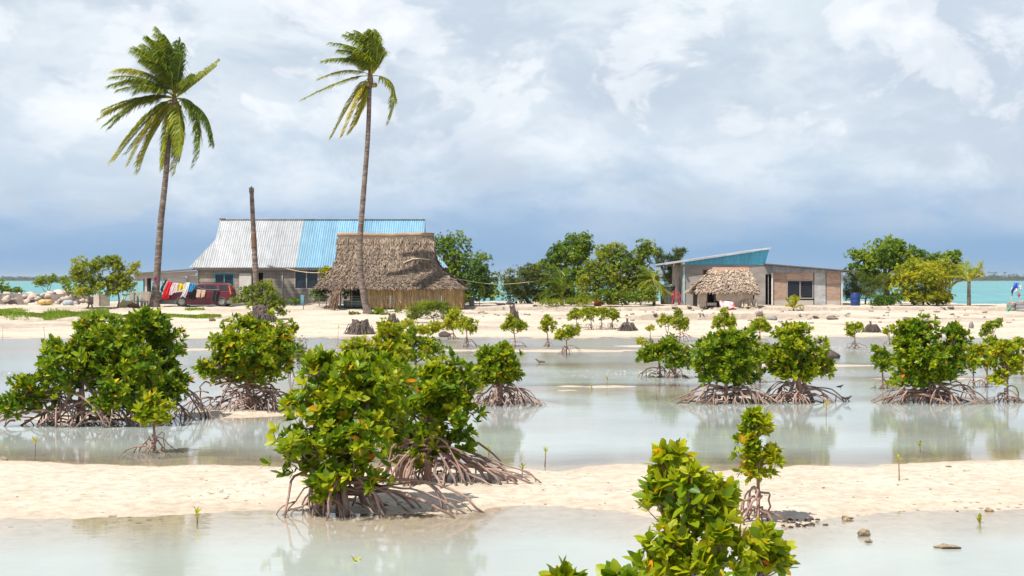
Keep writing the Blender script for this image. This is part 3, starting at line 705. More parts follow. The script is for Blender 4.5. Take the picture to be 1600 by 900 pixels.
def corrugated(mb, top, bot, per=.15, amp=.030, rows=1, nn=None):
    """sheet ruled between two polylines top(x) and bot(x): functions s->point, with ribs along the fall"""
    Ls = np.linalg.norm(np.array(bot(1.0)) - np.array(bot(0.0))); n = int(max(Ls / per * 6, 8))
    V = []; nn = np.array(nn)
    for i in range(n + 1):
        s = i / n; o = nn * amp * math.sin(2 * PI * s * Ls / per)
        a = np.array(top(s)); b = np.array(bot(s))
        for j in range(rows + 1): V.append(a + (b - a) * j / rows + o)
    k = rows + 1
    mb.add(V, [(i * k + j, i * k + j + 1, (i + 1) * k + j + 1, (i + 1) * k + j) for i in range(n) for j in range(rows)], True)

def window(parent, u0, u1, v0, v1, Y, frame_mat, name='window', mull=1, louvres=0, label=None):
    x0, x1, z0, z1 = X_(u0, Y), X_(u1, Y), Z_(v1, Y), Z_(v0, Y); w = .07
    m = MB(); m.box(x0, x1, Y - .04, Y + .06, z0, z0 + w); m.box(x0, x1, Y - .04, Y + .06, z1 - w, z1)
    m.box(x0, x0 + w, Y - .038, Y + .058, z0 + w, z1 - w); m.box(x1 - w, x1, Y - .038, Y + .058, z0 + w, z1 - w)
    for i in range(mull):
        xm = x0 + (x1 - x0) * (i + 1) / (mull + 1); m.box(xm - w / 2, xm + w / 2, Y - .036, Y + .056, z0 + w, z1 - w)
    f = m.build(name, frame_mat, parent, label)
    m = MB()
    if louvres:
        for i in range(louvres):
            z = z0 + w + (z1 - z0 - 2 * w) * (i + .5) / louvres; h = (z1 - z0 - 2 * w) / louvres
            m.add([(x0 + w, Y - .01, z - h * .55), (x1 - w, Y - .01, z - h * .55), (x1 - w, Y + .05, z + h * .5), (x0 + w, Y + .05, z + h * .5)], [(0, 1, 2, 3)])
    else: m.box(x0 + w, x1 - w, Y + .02, Y + .03, z0 + w, z1 - w)
    m.build('pane', glassm(), f)
    return f

def bluemetal(): return sheetm('blue_roof_sheet', (.23, .40, .52), (.20, .365, .49), .15)

# ------------------------------------------------------------------ long block house with the white and blue roof
def long_house():
    YF, YE, YR, YB = 100.0, 99.7, 103.7, 107.7
    base = np.array([X_(480, YF), YF, .92])
    t = thing('block_house', base, 'long concrete block house with corrugated roof half white and half sky blue', 'house')
    ze = Z_(418, YE); zr = Z_(343, YR)
    def pf(u, t_): # point on front plane at eave-u, fraction up the slope
        Y = YE + (YR - YE) * t_; return np.array([0, Y, ze + (zr - ze) * t_])
    def X(u, t_): return X_(u, YE + (YR - YE) * t_)
    tg = .57
    xl0, xl1 = X_(295, YE), X_(337, YE + (YR - YE) * tg); xr0, xr1 = X_(699, YE), X_(662, YE + (YR - YE) * tg)
    def tmax(x):
        if x < xl1: return tg * (x - xl0) / (xl1 - xl0)
        if x > xr1: return tg * (xr0 - x) / (xr0 - xr1)
        return 1.0
    nrm = np.array([0, -(zr - ze), (YR - YE)]); nrm = nrm / np.linalg.norm(nrm)
    def sheet(xa, xb, side):
        mb = MB()
        def br(x0, x1):
            def pt(x, t_):
                Y = YE + (YR - YE) * t_
                if side < 0: Y = 2 * YR - Y
                return np.array([x, Y, ze + (zr - ze) * t_])
            n2 = nrm * np.array([1, side, 1])
            corrugated(mb, lambda s: pt(x0 + (x1 - x0) * s, tmax(x0 + (x1 - x0) * s)), lambda s: pt(x0 + (x1 - x0) * s, 0.0), nn=n2)
        cuts = [q for q in sorted({xa, xb, xl1, xr1}) if xa <= q <= xb]
        for a, b in zip(cuts[:-1], cuts[1:]): br(a + 1e-4, b - 1e-4)
        return mb
    xs = X_(462, YE)
    xs2 = X_(481, YE)
    sheet(xl0, xs, 1).build('roof', whitemetal(), t, 'plain white corrugated roof sheets')
    lb = sheet(xs, xs2, 1).build('roof', bluemetal(), t, 'sky blue corrugated roof sheets')
    sheet(xs2, xr0, 1).build('roof', sheetm('blue_roof_sheet_deep', (.21, .385, .52), (.18, .35, .49), .15), t, 'sky blue corrugated roof sheets')
    sheet(xl0, xr0, -1).build('roof', whitemetal(), t, 'plain white corrugated roof sheets')
    # hip ends and the little gables above them
    for (x0, x1) in ((xl0, xl1), (xr0, xr1)):
        m = MB(); zg = ze + (zr - ze) * tg; Yg = YE + (YR - YE) * tg
        corrugated(m, lambda s: (x1, Yg + (2 * YR - 2 * Yg) * s, zg), lambda s: (x0, YE + (2 * YR - 2 * YE) * s, ze), nn=(np.sign(x0 - x1) * .5, 0, .8))
        m.build('hip_roof', whitemetal(), t)
        m = MB(); m.add([(x1, Yg, zg), (x1, 2 * YR - Yg, zg), (x1, YR, zr)], [(0, 1, 2)]); m.build('gable', plainm('gable_board', (.45, .44, .42)), t)
    m = MB(); m.box(xl1 + .35, xr1 + .02, YR - .14, YR + .14, zr + .012, zr + .06); m.build('ridge_cap', whitemetal(), t)
    m = MB(); m.box(xl1 - .06, xl1 + .345, YR - .15, YR + .15, zr + .0, zr + .075); m.build('ridge_cap', rust(), t, 'rusty end of the ridge cap')
    m = MB(); m.box(xl0 + .3, xr0 - .3, YE + .05, YE + .09, ze - .13, ze - .01); m.build('fascia_board', plainm('grey_board', (.30, .27, .24)), t)
    # walls
    xw0, xw1 = X_(309, YF), X_(694, YF); zt = ze - .02
    ops = [(X_(335, YF), X_(366, YF), Z_(452, YF), Z_(427, YF)), (X_(393, YF), X_(411, YF), .9, Z_(426, YF)), (X_(460, YF), X_(498, YF), Z_(452, YF), Z_(420, YF))]
    m = MB(); wall_open(m, xw0, xw1, .75, zt, YF, YF + .18, ops)
    m.box(xw0, xw0 + .18, YF + .181, YB - .6, .75, zt); m.box(xw1 - .18, xw1, YF + .181, YB - .6, .75, zt); m.box(xw0, xw1, YB - .599, YB - .42, .75, zt)
    m.build('wall', blockm(), t)
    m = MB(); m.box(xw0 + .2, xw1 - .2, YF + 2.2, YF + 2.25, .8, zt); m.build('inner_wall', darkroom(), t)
    m = MB(); m.box(xw0 - .05, xw1 + .02, YF - .012, YF - .002, Z_(423, YF), zt); m.build('concrete_band', plainm('concrete_band', (.30, .27, .24), .9, (.22, .20, .18), 2), t)
    window(t, 335, 366, 427, 452, YF + .03, paintwood((.05, .28, .36), 'teal_paint'), label='teal framed mesh window')
    window(t, 460, 498, 420, 452, YF + .03, paintwood((.36, .34, .30), 'grey_paint'))
    m = MB(); m.box(X_(374, YF), X_(393, YF), YF - .07, YF - .03, .93, Z_(427, YF)); dr = m.build('door', plainm('pale_door', (.62, .58, .54), .7, (.52, .48, .44), 2), t)
    m = MB(); m.lathe((X_(391, YF), YF - .09, 1.9), [(.03, -.03), (.04, 0), (.03, .03)], 8); m.build('handle', greymetal(), dr)
    # clutter pipe on the wall
    m = MB(); m.tube([(X_(441, YF), YF - .05, 1.0), (X_(441.5, YF), YF - .05, Z_(421, YF))], .03, 6); m.build('pipe', plainm('pale_pipe', (.5, .48, .45)), t)
    # lean-to porch on the left
    p = thing('open_porch', (X_(258, YF), YF, .92), 'open porch with thin dark flat roof at the left end of the block house', 'porch')
    YP = YF - .1
    m = MB(); a = P(206, 427, YP - .4); b = P(300, 420, YP - .4)
    m.add([(a[0], a[1], a[2]), (b[0], b[1], b[2]), (b[0], b[1] + 3.6, b[2] + .05), (a[0], a[1] + 3.6, a[2] + .05)] +
          [(a[0], a[1], a[2] - .07), (b[0], b[1], b[2] - .07), (b[0], b[1] + 3.6, b[2] - .02), (a[0], a[1] + 3.6, a[2] - .02)],
          [(0, 1, 2, 3), (7, 6, 5, 4), (0, 4, 5, 1), (1, 5, 6, 2), (2, 6, 7, 3), (3, 7, 4, 0)])
    m.build('roof', plainm('dark_roof_sheet', (.16, .15, .15), .6), p)
    m = MB(); a = P(209, 432.5, YP); b = P(308, 426.5, YP); m.beam(a, b, .08, .30); m.build('beam', plainm('beige_board', (.50, .43, .37), .8, (.40, .34, .29), 2), p)
    for u in (213, 228, 246, 254, 291):
        m = MB(); m.box(X_(u - 1.7 if u == 228 else u - .8, YP), X_(u + 1.7 if u == 228 else u + .8, YP), YP - .05, YP + .05, .85, Z_(435, YP)); m.build('post', plainm('pale_post', (.55, .50, .45)), p)
    m = MB(); m.box(X_(262, YP), X_(289, YP), YP + .06, YP + .1, .85, Z_(432, YP)); m.build('panel', plainm('pale_panel', (.50, .46, .43), .8, (.42, .40, .39), 1.5), p)
    m = MB(); m.box(X_(292, YP), X_(308, YP), YP + .06, YP + .1, .85, Z_(431, YP)); m.build('panel', plainm('pale_panel2', (.44, .38, .33), .8, (.38, .33, .29), 1.5), p)
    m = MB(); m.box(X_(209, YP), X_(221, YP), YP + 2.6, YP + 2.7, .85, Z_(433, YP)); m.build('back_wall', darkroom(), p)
    m = MB(); m.box(X_(221, YP), X_(262, YP), YP + 2.9, YP + 2.95, .85, Z_(457, YP)); m.build('low_wall', plainm('grey_board', (.30, .27, .24)), p)
long_house()

# ------------------------------------------------------------------ thatched hut in front of it
def thatch_roof(rows, flip, n, fl, fw, name, mat, parent, jag=.12, seed=0, und=True):
    """rows: list of (uL,uR,v,Y) from eave to ridge on the camera side; mirrored to the back about Y=flip.
    Palm-leaf thatch: a closed shell covered with overlapping strips"""
    g = np.random.default_rng(seed)
    Lp = np.array([P(a, v, Y) for a, b, v, Y in rows]); Rp = np.array([P(b, v, Y) for a, b, v, Y in rows])
    mir = lambda Q: np.stack([Q[:, 0], 2 * flip - Q[:, 1], Q[:, 2]], 1)
    faces = [(Lp, Rp), (mir(Rp), mir(Lp)), (mir(Lp), Lp), (Rp, mir(Rp))]
    V = []; Q = []; Tn = []
    def quad(a): V.extend(a); b = len(V) - 4; Q.append((b, b + 1, b + 2, b + 3))
    k = len(rows)
    for A, B in faces:
        for j in range(k - 1):
            quad([A[j], B[j], B[j + 1], A[j + 1]]); Tn += [.25] * 4
            if np.linalg.norm(B[j] - A[j]) < .01: continue
    areas = []; cells = []
    for fi, (A, B) in enumerate(faces):
        for j in range(k - 1):
            w = (np.linalg.norm(B[j] - A[j]) + np.linalg.norm(B[j + 1] - A[j + 1])) / 2; h = np.linalg.norm((A[j + 1] + B[j + 1] - A[j] - B[j]) / 2)
            areas.append(w * h); cells.append((fi, j))
    areas = np.array(areas); pick = g.choice(len(cells), n, p=areas / areas.sum())
    for ci in pick:
        fi, j = cells[ci]; A, B = faces[fi]; s, t_ = g.random(2)
        q_ = (j + t_) / (k - 1) * 13; q_ = np.clip((np.floor(q_) + g.normal(.25, .16)) / 13 * (k - 1), 0, k - 1.001); j = int(q_); t_ = q_ - j
        p = (A[j] * (1 - s) + B[j] * s) * (1 - t_) + (A[j + 1] * (1 - s) + B[j + 1] * s) * t_
        down = (A[j] * (1 - s) + B[j] * s) - (A[j + 1] * (1 - s) + B[j + 1] * s); down = down / (np.linalg.norm(down) + 1e-9)
        ac = (B[j] - A[j]); ac = ac / (np.linalg.norm(ac) + 1e-9); nn = np.cross(ac, -down); nn = nn / (np.linalg.norm(nn) + 1e-9)
        d = down + ac * g.normal(0, .35); d = d / np.linalg.norm(d); L = fl * g.uniform(.6, 1.4); w = fw * g.uniform(.5, 1.3)
        sd = np.cross(nn, d); o = nn * g.uniform(.01, .05)
        tipup = nn * g.uniform(.01, .10)
        quad([p + o - sd * w / 2, p + o + sd * w / 2, p + d * L + tipup + sd * w * .35 + o, p + d * L + tipup - sd * w * .35 + o])
        Tn += [float(np.clip(g.beta(2.2, 2.2) + .25 * (j / (k - 1)) - .12, 0, 1))] * 4
    # ragged eave fringe
    for A, B in faces:
        m_ = int(np.linalg.norm(B[0] - A[0]) / fw * 2.2)
        for i in range(m_):
            s = g.random(); p = A[0] * (1 - s) + B[0] * s; ac = (B[0] - A[0]) / np.linalg.norm(B[0] - A[0]); dn = (A[0] - A[1]); dn = dn / np.linalg.norm(dn) * .5 + np.array([0, 0, -.7])
            dn = dn / np.linalg.norm(dn) + ac * g.normal(0, .15); L = jag * g.uniform(.4, 1.5); w = fw * g.uniform(.4, 1)
            b0 = p + np.array([0, 0, .03])
            quad([b0 - ac * w / 2, b0 + ac * w / 2, b0 + dn * L + ac * w * .3, b0 + dn * L - ac * w * .3]); Tn += [g.uniform(.1, .6)] * 4
    if und:
        a, b, c, d = Lp[0], Rp[0], mir(Rp)[0], mir(Lp)[0]; quad([d, c, b, a]); Tn += [.1] * 4
    me = np_mesh(name, np.array(V), Q, None, {'tint': np.array(Tn)}, org=ORG[parent.name])
    return link(name, me, mat, parent)

def straw_panel(mb, x0, x1, y, z0, z1, seed, n):
    g = np.random.default_rng(seed); mb.box(x0, x1, y, y + .05, z0, z1 - .02, .3)
    for i in range(n):
        x = x0 + (x1 - x0) * g.random(); zt = z1 - g.random() * (z1 - z0) * .45 if g.random() < .5 else z1; L = (z1 - z0) * g.uniform(.35, .95)
        w = g.uniform(.015, .04); dx = g.normal(0, .02); zb = max(z0 - .02, zt - L); yy = y - g.uniform(.012, .05)
        mb.add([(x - w / 2, y - .008, zt), (x + w / 2, y - .008, zt), (x + dx + w / 2, yy, zb), (x + dx - w / 2, yy, zb)], [(0, 1, 2, 3)], False, float(np.clip(g.beta(2, 2) + .25 * (zt > z1 - .1) - .1, 0, 1)))

def big_hut():
    YF, YR = 91.2, 93.4
    t = thing('thatched_hut', (X_(610, 92), 92, .88), 'large thatched hut with steep shaggy brown roof in front of the blue roof', 'hut')
    th = thatchm('palm_thatch', (.085, .065, .053), (.23, .18, .145), (.38, .31, .245))
    rows = [(491, 726, 449.5, YF - .1), (499, 714, 440, YF + .35), (511, 700, 430, YF + .8), (521, 687, 418, YF + 1.2), (525.5, 680.5, 404, YF + 1.5), (527, 678.5, 388, YF + 1.85), (528, 677.5, 368, YR - .08)]
    thatch_roof(rows, YR, 11000, .30, .055, 'thatch_roof', th, t, .17, 3)
    m = MB(); g = np.random.default_rng(5)
    a = P(527, 368, YR); b = P(678.5, 368, YR)
    pts = [a + (b - a) * s + np.array([0, 0, .02 + .025 * math.sin(9 * s) + .03 * g.random()]) for s in np.linspace(0, 1, 22)]
    m.tube(pts, [.11 + .03 * g.random() for _ in pts], 7)
    m.build('ridge_roll', thatchm('ridge_thatch', (.24, .15, .10), (.36, .25, .17), (.45, .34, .24)), t)
    m = MB(); q = [P(630, 411, YF + 1.22), P(645, 404.5, YF + 1.32), P(657, 404, YF + 1.34), P(672, 406, YF + 1.32)]
    m.tube(q, .045, 6); m.build('patch_pole', plainm('pale_stick', (.55, .45, .33)), t)
    straw = thatchm('straw', (.15, .09, .045), (.37, .25, .12), (.55, .42, .23))
    YW = 91.4
    for i, (u0, u1, v0) in enumerate(((573, 602, 451), (602.5, 643, 452), (643.5, 683, 450), (683.5, 724.5, 451))):
        m = MB(); straw_panel(m, X_(u0, YW), X_(u1, YW), YW, .80, Z_(v0, YW), 20 + i, 260); m.build('wall_panel', straw, t)
    m = MB(); straw_panel(m, X_(574, YW), X_(724, YW), YW + 3.0, .80, Z_(450, YW), 31, 60); m.build('wall_panel', straw, t)
    for x in (X_(724, YW),):
        m = MB(); m.box(x - .05, x, YW + .06, YW + 2.98, .8, Z_(450, YW)); m.build('side_wall', straw, t)
    for u in (527, 531.5, 549, 573, 610, 660, 723):
        m = MB(); m.tube([(X_(u, YW + .12), YW + .12, .8), (X_(u, YW + .12) + .02, YW + .12, Z_(447, YW))], .055, 7); m.build('post', bark2(), t)
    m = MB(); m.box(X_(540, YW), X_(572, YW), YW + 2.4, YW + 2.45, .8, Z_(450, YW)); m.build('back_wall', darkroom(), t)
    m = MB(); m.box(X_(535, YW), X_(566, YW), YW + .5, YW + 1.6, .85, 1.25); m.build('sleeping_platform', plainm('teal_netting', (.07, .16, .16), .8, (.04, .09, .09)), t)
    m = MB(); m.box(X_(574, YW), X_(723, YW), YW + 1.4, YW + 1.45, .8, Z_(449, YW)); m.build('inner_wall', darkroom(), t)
big_hut()

# ------------------------------------------------------------------ house on the right with tilted blue gable
def tilted_house():
    YF = 96.0
    t = thing('block_house', (X_(1135, YF), YF, .92), 'grey block house with bright blue gable under a roof tilted up to the right', 'house')
    zt = Z_(413, YF)
    x0, x1 = X_(1066, YF), X_(1196, YF)
    con = simple('stained_concrete', (.36, .32, .295), (.23, .205, .185), .9, .9, (.7, 1, 2.0), .3, 12)
    m = MB(); wall_open(m, x0, x1, .75, zt, YF, YF + .15, [(X_(1098, YF), X_(1106, YF), Z_(434, YF), Z_(421, YF))])
    m.box(x0, x0 + .15, YF + .151, YF + 6, .75, zt - .0); m.box(x1 - .15, x1, YF + .151, YF + 6, .75, zt); m.box(x0, x1, YF + 6.001, YF + 6.15, .75, zt)
    m.build('wall', con, t)
    window(t, 1098, 1106, 421, 434, YF + .03, paintwood((.20, .09, .05), 'brown_paint'), mull=0)
    m = MB(); m.box(x0 - .03, x0 - .005, YF + 1.0, YF + 1.9, .95, 2.6); m.build('door', paintwood((.10, .05, .05), 'dark_red_paint'), t)
    m = MB(); m.box(X_(1067.5, YF), X_(1070, YF), YF - .06, YF - .004, .85, zt - .15); m.build('corner_board', paintwood((.36, .55, .62), 'pale_blue_paint'), t)
    # roof line
    A = P(1040, 411, YF - .4); B = P(1205, 386.5, YF - .4)
    m = MB(); dy = 7.2; hh = .10
    for da, db in ((0, 0),):
        V = [A, B, B + [0, dy, 0], A + [0, dy, 0]]
        V = [np.array(q) for q in V]; V2 = [q - np.array([0, 0, hh]) for q in V]
        m.add(V + V2, [(0, 1, 2, 3), (7, 6, 5, 4), (0, 4, 5, 1), (1, 5, 6, 2), (2, 6, 7, 3), (3, 7, 4, 0)])
    m.build('roof', whitemetal(), t)
    # blue corrugated gable (real ribs)
    yb = YF - .05
    def roofz(x): return A[2] - hh - .02 + (B[2] - A[2]) * (x - A[0]) / (B[0] - A[0])
    gx0, gx1 = X_(1070, yb), X_(1195, yb); zb = Z_(413.5, yb)
    m = MB()
    xt1 = X_(1202, yb)
    corrugated(m, lambda s: (gx0 + (xt1 - gx0) * s, yb, roofz(gx0 + (xt1 - gx0) * s)), lambda s: (gx0 + (gx1 - gx0) * s, yb, zb), per=.12, amp=.012, nn=(0, -1, 0))
    m.build('gable', sheetm('bright_blue_sheet', (.09, .47, .68), (.07, .41, .62), .2), t)
    m = MB(); m.add([(gx1, yb, zb), (xt1, yb, roofz(xt1)), (xt1, yb + 6, roofz(xt1)), (gx1, yb + 6, zb)], [(0, 1, 2, 3)]); m.build('side_gable', sheetm('bright_blue_sheet', (0, 0, 0), (0, 0, 0)), t)
    for u in (1052, 1064):
        m = MB(); x = X_(u, YF); m.box(x - .04, x + .04, YF - .48, YF + 5, roofz(x) - .14, roofz(x) - .0); m.build('rafter', plainm('brown_timber', (.22, .12, .08)), t)
    # right-hand plywood annexe
    a = thing('plywood_annexe', (X_(1260, YF), YF, .92), 'low plywood annexe with louvre window and grey lean-to roof joined to the tilted house', 'house')
    y2 = YF - .02
    C = P(1195, 411.5, y2 - .5); D = P(1342, 423.5, y2 - .5)
    m = MB(); V = [C, D, D + [0, 6.4, 0], C + [0, 6.4, 0]]; V = [np.array(q) for q in V]; V2 = [q - np.array([0, 0, .07]) for q in V]
    m.add(V + V2, [(0, 1, 2, 3), (7, 6, 5, 4), (0, 4, 5, 1), (1, 5, 6, 2), (2, 6, 7, 3), (3, 7, 4, 0)]); m.build('roof', plainm('dark_brown_roof', (.13, .105, .095), .7), a)
    def rz(x): return C[2] - .09 + (D[2] - C[2]) * (x - C[0]) / (D[0] - C[0])
    fx0, fx1 = X_(1195, y2), X_(1316, y2); yf = y2 - .10
    m = MB(); corrugated(m, lambda s: (fx0 + (fx1 - fx0) * s, yf, rz(fx0 + (fx1 - fx0) * s)), lambda s: (fx0 + (fx1 - fx0) * s, yf, min(Z_(426, yf), rz(fx0 + (fx1 - fx0) * s) - .05) if s > .08 else Z_(428.5, yf)), per=.11, amp=.012, nn=(0, -1, 0))
    m.build('fascia', greymetal(), a)
    zt2 = Z_(425.5, y2)
    ply = simple('plywood', (.40, .285, .215), (.27, .18, .135), 2.2, .8, (1, 1, 2.5), .2, 14, rng_=(.3, .7))
    ply2 = simple('pale_plywood', (.50, .37, .30), (.33, .20, .14), 1.4, .8, (1, 1, 2.2), .2, 14)
    def panel(u0, u1, v0, v1, mat, nm='panel', dy=0, label=None, th=.03):
        m = MB(); m.box(X_(u0, y2) + .006, X_(u1, y2) - .006, y2 - th - dy, y2 - dy, Z_(v1, y2) + .004, Z_(v0, y2) - .004); return m.build(nm, mat, a, label)
    panel(1207, 1229, 426, 437, ply); panel(1207, 1229, 437, 469, ply); panel(1229, 1271, 426, 437.5, ply2); panel(1291, 1313, 426, 444, ply2); panel(1291, 1313, 444, 469, ply)
    cb = plainm('cement_board', (.46, .40, .35), .85, (.38, .33, .29), 1.5)
    panel(1207, 1271, 469, 482, cb); panel(1291, 1313, 469, 482, cb)
    sm = simple('silver_sheet', (.46, .45, .45), (.28, .28, .28), 2.2, .45, (1, 1, 2), .3, 10)
    d = panel(1272, 1290, 426, 458, sm, 'door', .02, 'patched silver sheet metal door'); panel(1272, 1290, 458, 480, sm, 'door', .035)
    window(a, 1229, 1271, 437.5, 467, y2, paintwood((.30, .27, .25), 'grey_brown_paint'), mull=1, louvres=9)
    g = np.random.default_rng(4)
    m = MB(); cx, cz = X_(1261, y2), Z_(464, y2)
    for i in range(9):
        q = (cx + g.uniform(-.4, .4), y2 + .10, cz + g.uniform(-.02, .3)); blob(m, q, (.08, .03, .09), i, 1, .3)
    m.build('curtain', plainm('pink_cloth', (.55, .10, .12), .8, (.75, .6, .6), 9), a)
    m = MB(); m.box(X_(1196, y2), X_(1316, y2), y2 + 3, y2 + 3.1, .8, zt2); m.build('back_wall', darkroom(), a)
    m = MB(); m.box(X_(1312, y2), X_(1314, y2), y2 + .01, y2 + 3, .8, zt2); m.build('side_wall', ply, a)
    for u, w in ((1206, 2.2), (1315, 1.6)):
        m = MB(); m.box(X_(u - w / 2, y2), X_(u + w / 2, y2), y2 - .14, y2 - .05, .8, rz(X_(u, y2)) - (.45 if u < 1210 else .02)); m.build('post', paintwood((.66, .62, .60), 'white_paint'), a)
    m = MB(); m.box(X_(1200, y2), X_(1201, y2), y2 - .03, y2 + .02, .8, Z_(428, y2)); m.build('post', plainm('grey_board', (.30, .27, .24)), a)
    m = MB(); m.box(X_(1040, YF), X_(1320, YF), YF - .5, YF - .16, .70, .93); m.build('plinth', plainm('rough_concrete', (.42, .37, .33), .9, (.30, .26, .23), 3, bump=.5), a)
tilted_house()

def small_hut():
    YF, YR = 91.6, 93.2
    t = thing('thatched_hut', (X_(1135, YF), YF, .85), 'small hut with pale bleached thatch and cloth walls before the blue gabled house', 'hut')
    th = thatchm('bleached_thatch', (.20, .15, .12), (.44, .35, .285), (.60, .50, .42))
    rows = [(1085, 1185, 456, YF - .15), (1091, 1182, 447, YF + .35), (1101, 1176, 437, YF + .8), (1109, 1172, 427, YF + 1.2), (1113, 1170, 420.5, YR - .1)]
    thatch_roof(rows, YR, 3000, .26, .085, 'thatch_roof', th, t, .16, 12)
    m = MB(); a = P(1113, 419, YR); b = P(1170, 418.5, YR); m.box(a[0], b[0], YR - .14, YR + .14, a[2] - .1, a[2] + .05); m.build('ridge_cap', simple('orange_ridge', (.62, .20, .05), (.45, .42, .40), 9, .6), t)
    cl = simple('beige_cloth', (.56, .47, .40), (.42, .34, .28), 3, .85, (1, 1, 1), .6, 9)
    def cloth(u0, u1, v0, v1, Y, seed, nm='wall_cloth', mat=cl, hang=.03):
        nx, nz = 24, 10; V = []; g = seed
        for j in range(nz + 1):
            for i in range(nx + 1):
                s = i / nx; q = j / nz; x = X_(u0 + (u1 - u0) * s, Y); z = Z_(v0 + (v1 - v0) * q, Y)
                V.append((x + .02 * math.sin(5 * q + g), Y + .07 * float(vnoise(x * 3 + g, z * 1.5, g)) + .03 * math.sin(s * 22 + g), z - hang * math.sin(PI * s) * (1 - q) + .05 * q * math.sin(s * 17 + g)))
        m = MB(); k = nx + 1; m.add(V, [(j * k + i, j * k + i + 1, (j + 1) * k + i + 1, (j + 1) * k + i) for j in range(nz) for i in range(nx)], True)
        return m.build(nm, mat, t)
    Y = YF + .25
    cloth(1090, 1104, 456, 480, Y, 1); cloth(1119, 1177, 456, 471, Y - .05, 2); cloth(1124, 1176, 468, 482, Y, 3, hang=.12)
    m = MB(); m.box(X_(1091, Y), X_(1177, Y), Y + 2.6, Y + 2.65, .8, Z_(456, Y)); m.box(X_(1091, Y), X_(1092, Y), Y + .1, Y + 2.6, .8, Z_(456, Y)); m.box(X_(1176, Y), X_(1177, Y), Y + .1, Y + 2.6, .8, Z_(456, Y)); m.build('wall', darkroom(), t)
    m = MB(); m.box(X_(1105, Y), X_(1120, Y), Y, Y + 1.2, .95, 1.12); m.build('bench', woodm(), t)
    for u in (1105, 1117, 1178, 1091):
        m = MB(); m.tube([(X_(u, Y), Y + .08, .8), (X_(u, Y), Y + .08, Z_(452, Y))], .045, 6); m.build('post', bark2(), t)
    # frayed fibre mats leaning by the wall
    m = MB(); g = np.random.default_rng(3)
    for i in range(70):
        x = X_(g.uniform(1158, 1182), Y); m.beam((x, Y - .12, Z_(g.uniform(467, 471), Y)), (x + g.normal(0, .06), Y - .25 - .1 * g.random(), .86), .04, .015, g.random())
    m.build('fibre_mat', thatchm('fibre', (.2, .15, .12), (.42, .34, .29), (.55, .46, .40)), t)
    return cloth
small_hut()

# ------------------------------------------------------------------ palms
def palmbark():
    if 'palm_bark' in MATS: return MATS['palm_bark']
    m, N, L, b = newmat('palm_bark')
    n = mnoise(N, L, 2.0, 6, .6, (1, 1, 1)); n2 = mnoise(N, L, 9, 5, .7, (.25, .25, 1.3))
    c = mramp(N, L, n2, [(.36, (.075, .055, .047)), (.5, (.155, .12, .10)), (.64, (.29, .24, .21))])
    L.new(mmix(N, L, 1.0, c, mramp(N, L, n, [(.35, (.75, .72, .70)), (.6, (1.1, 1.08, 1.05))]), 'MULTIPLY'), b.inputs['Base Color'])
    b.inputs['Roughness'].default_value = .9; L.new(mbump(N, L, n2, .8, .03), b.inputs['Normal'])
    MATS['palm_bark'] = m; return m
def ringed(pts, rads, step=.16, amp=.05):
    """resample a trunk and give it leaf-scar rings"""
    pts = np.array(pts); seg = np.linalg.norm(np.diff(pts, axis=0), axis=1); cum = np.concatenate([[0], np.cumsum(seg)])
    n = int(cum[-1] / (step / 2)); s = np.linspace(0, cum[-1], n)
    Q = np.stack([np.interp(s, cum, pts[:, k]) for k in range(3)], 1); r = np.interp(s, cum, rads)
    r = r * (1 + amp * np.where(np.arange(n) % 2 == 0, 1, -1) + rng.normal(0, .015, n))
    return Q, r
def smooth_line(ctrl, n=40):
    """Catmull-Rom through control points"""
    c = np.array(ctrl, float); c = np.vstack([2 * c[0] - c[1], c, 2 * c[-1] - c[-2]]); out = []
    m = len(c) - 3
    for i in range(m):
        p0, p1, p2, p3 = c[i:i + 4]
        for t in np.linspace(0, 1, n // m + 1)[:-1]:
            out.append(.5 * ((2 * p1) + (-p0 + p2) * t + (2 * p0 - 5 * p1 + 4 * p2 - p3) * t * t + (-p0 + 3 * p1 - 3 * p2 + p3) * t ** 3))
    out.append(c[-2]); return np.array(out)

